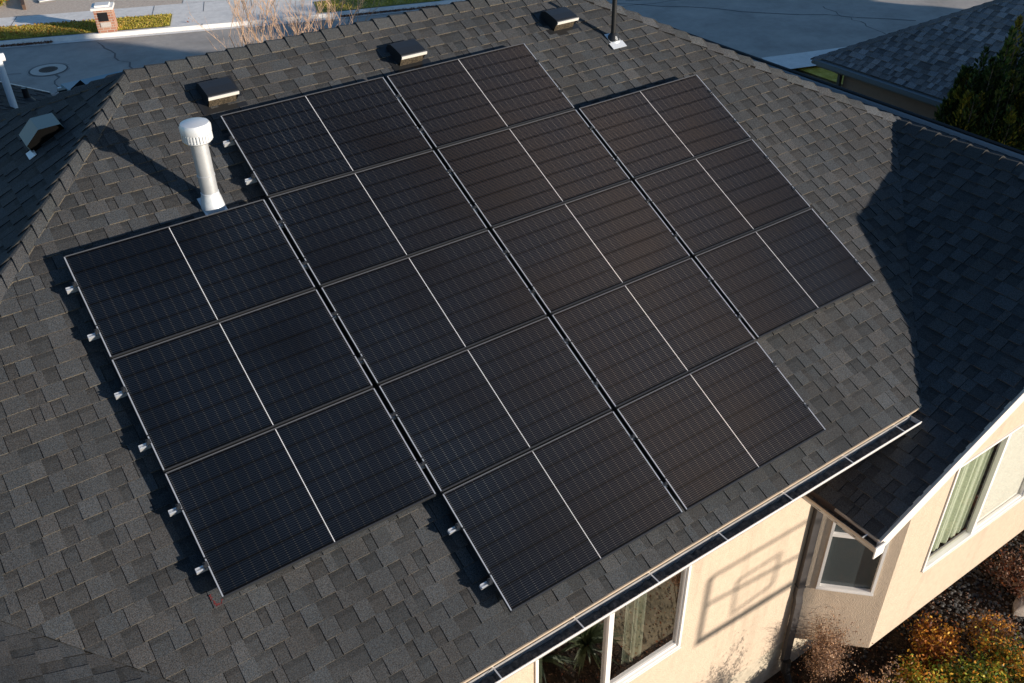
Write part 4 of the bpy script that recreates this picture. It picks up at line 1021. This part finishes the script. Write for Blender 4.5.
for i in range(26000):
    if rnd.random() < .6:
        x = rnd.uniform(-6, 3.3); w = rnd.uniform(.40, 1.68)
    else:
        x = rnd.uniform(7.6, 18); w = rnd.uniform(.4, 1.68) if rnd.random() < .5 else rnd.uniform(2.9, 6.5)
    y = None
    for (x0, y0), (x1, y1) in zip(FK, FK[1:]):
        if x0 <= x <= x1: y = y0 + (y1 - y0) * (x - x0) / (x1 - x0)
    leaf(gt_, Vector((x + w * .36, y + w * .93, ZF + .16)), .09, rnd, [(.42, .38, .05), (.58, .44, .08), (.30, .30, .03), (.72, .52, .16)], up=1.2, asp=.25)
tag(gt_.build('grass_blades', M_LEAF), 'yellow green tufted grass on the parkway strips', 'grass', kind='stuff')

# ------------------------------------------------------------------ car on the driveway, mostly behind the hip
def car(loc, rz):
    t = thing('parked_car', loc, 'blue grey car parked on the driveway beyond the left hip', 'car', None, (0, 0, rz))
    pb = mat('car_paint', (.16, .28, .36), .6, metal=.0, coat=.0)
    w = .88
    prof = [(-2.15, .35), (-2.2, .70), (-2.12, .95), (-1.75, 1.02), (-.75, 1.04), (.9, 1.03), (1.9, .88), (2.18, .72), (2.2, .36)]
    b = MB(); ins = [.06, .02, .04, .09, .10, .10, .14, .18, .16]
    L_ = [Vector((-w + i_, y, z)) for (y, z), i_ in zip(prof, ins)]; R2 = [Vector((w - i_, y, z)) for (y, z), i_ in zip(prof, ins)]
    mL = [Vector((-w, y, .62)) for y, z in prof]; mR = [Vector((w, y, .62)) for y, z in prof]
    for i in range(len(prof) - 1):
        b.face([L_[i], L_[i + 1], R2[i + 1], R2[i]]); 
    b.face([*L_][::-1]); b.face([*R2]); b.face([L_[0], R2[0], R2[-1], L_[-1]]); b.box(-w, w, -1.6, 1.5, .34, .80)
    b.build('body', pb, t)
    b = MB(); bt = [(-1.75, 1.01), (-1.15, 1.42), (-.55, 1.47), (.15, 1.44), (.95, 1.02)]; wi = [.12, .25, .26, .26, .14]
    gl = MB()
    for i in range(4):
        q = [Vector((-w + wi[i], bt[i][0], bt[i][1])), Vector((-w + wi[i + 1], bt[i + 1][0], bt[i + 1][1])), Vector((w - wi[i + 1], bt[i + 1][0], bt[i + 1][1])), Vector((w - wi[i], bt[i][0], bt[i][1]))]
        (gl if i in (0, 3) else b).face(q)
    for sgn in (-1, 1):
        P = [Vector((sgn * (w - wi[i]), bt[i][0], bt[i][1])) for i in range(5)]; gl.face(P)
        b.box(sgn * (w - .27) - .02, sgn * (w - .27) + .03, -.42, -.34, 1.0, 1.45)
    b.build('roof', pb, t); gl.build('windows', mat('car_glass', (.01, .013, .015), .6, spec=.0), t)
    for sx in (-1, 1):
        b = MB(); b.box(sx * w - .09 + (.06 * sx), sx * w + .09 + (.06 * sx), .72, .86, .98, 1.12); b.build('mirror', M_BLACKPL, t)
        b = MB(); b.box(sx * .62 - .16, sx * .62 + .16, 2.12, 2.2, .6, .72); b.build('headlight', mat('lens', (.7, .72, .75), .2), t)
        b = MB(); b.box(sx * .62 - .16, sx * .62 + .16, -2.2, -2.14, .7, .85); b.build('tail_light', mat('tail_lens', (.3, .02, .02), .3), t)
        for y in (-1.35, 1.35):
            b = MB(); b.tube([(sx * (w - .2), y, .33), (sx * (w + .01), y, .33)], .33, 24); wv = b.build('wheel', M_BLACKPL, t)
            b = MB(); b.tube([(sx * (w + .0), y, .33), (sx * (w + .02), y, .33)], .2, 16); b.build('rim', M_ALU, wv)
    return t
car((.0, 16.15, ZF + .01), R(2))

# ------------------------------------------------------------------ things in the back yard outside the picture that throw shadows on the wall
def back(X, Z, Lh): return Vector((X + math.sin(_a) * Lh, -2.05 + math.cos(_a) * Lh, Z + math.tan(_e) * Lh))
tr_ = thing('shadow_frame', back(1.6, -3.6, 11.0) * Vector((1, 1, 0)) if False else (back(1.6, -3.6, 11.0).x, back(1.6, -3.6, 11.0).y, ZR), 'unseen metal frame added to cast the frame shaped shadow on the wall', 'shadow frame')  # unseen frame added, bars laid out to cast the frame shadow
bpy.context.view_layer.update()
def sbar(pts, r, nm):
    b = MB(); b.tube([back(x, z, 11.0) for x, z in pts], r, 8); b.build(nm, M_SPOUT, tr_, mat=HI)
sbar([(.82, -3.9), (.85, -2.87)], .036, 'upright'); sbar([(.84, -2.87), (2.40, -2.95)], .024, 'top_bar'); sbar([(.86, -3.29), (2.40, -3.50)], .024, 'cross_bar')
sbar([(.80, -3.86), (2.40, -3.96)], .055, 'lower_beam'); sbar([(1.30, -3.75), (1.29, -3.21)], .018, 'inner_bar'); sbar([(1.29, -3.21), (1.93, -3.22)], .018, 'inner_bar'); sbar([(1.93, -3.22), (1.92, -3.70)], .018, 'inner_bar'); sbar([(1.30, -3.75), (1.92, -3.70)], .018, 'inner_bar')
sbar([(2.40, -5.6), (2.40, -2.95)], .03, 'upright')
p = back(1.30, -5.2, 1.7)
shrub('dry_shrub', (p.x, p.y, ZR), 1.75, .26, 34, 5200, BR + PK, 'feathery dry shrub in the garden in front of the wall', 'shrub', 33, .03, clump=.04, r0=.006, low=.15)
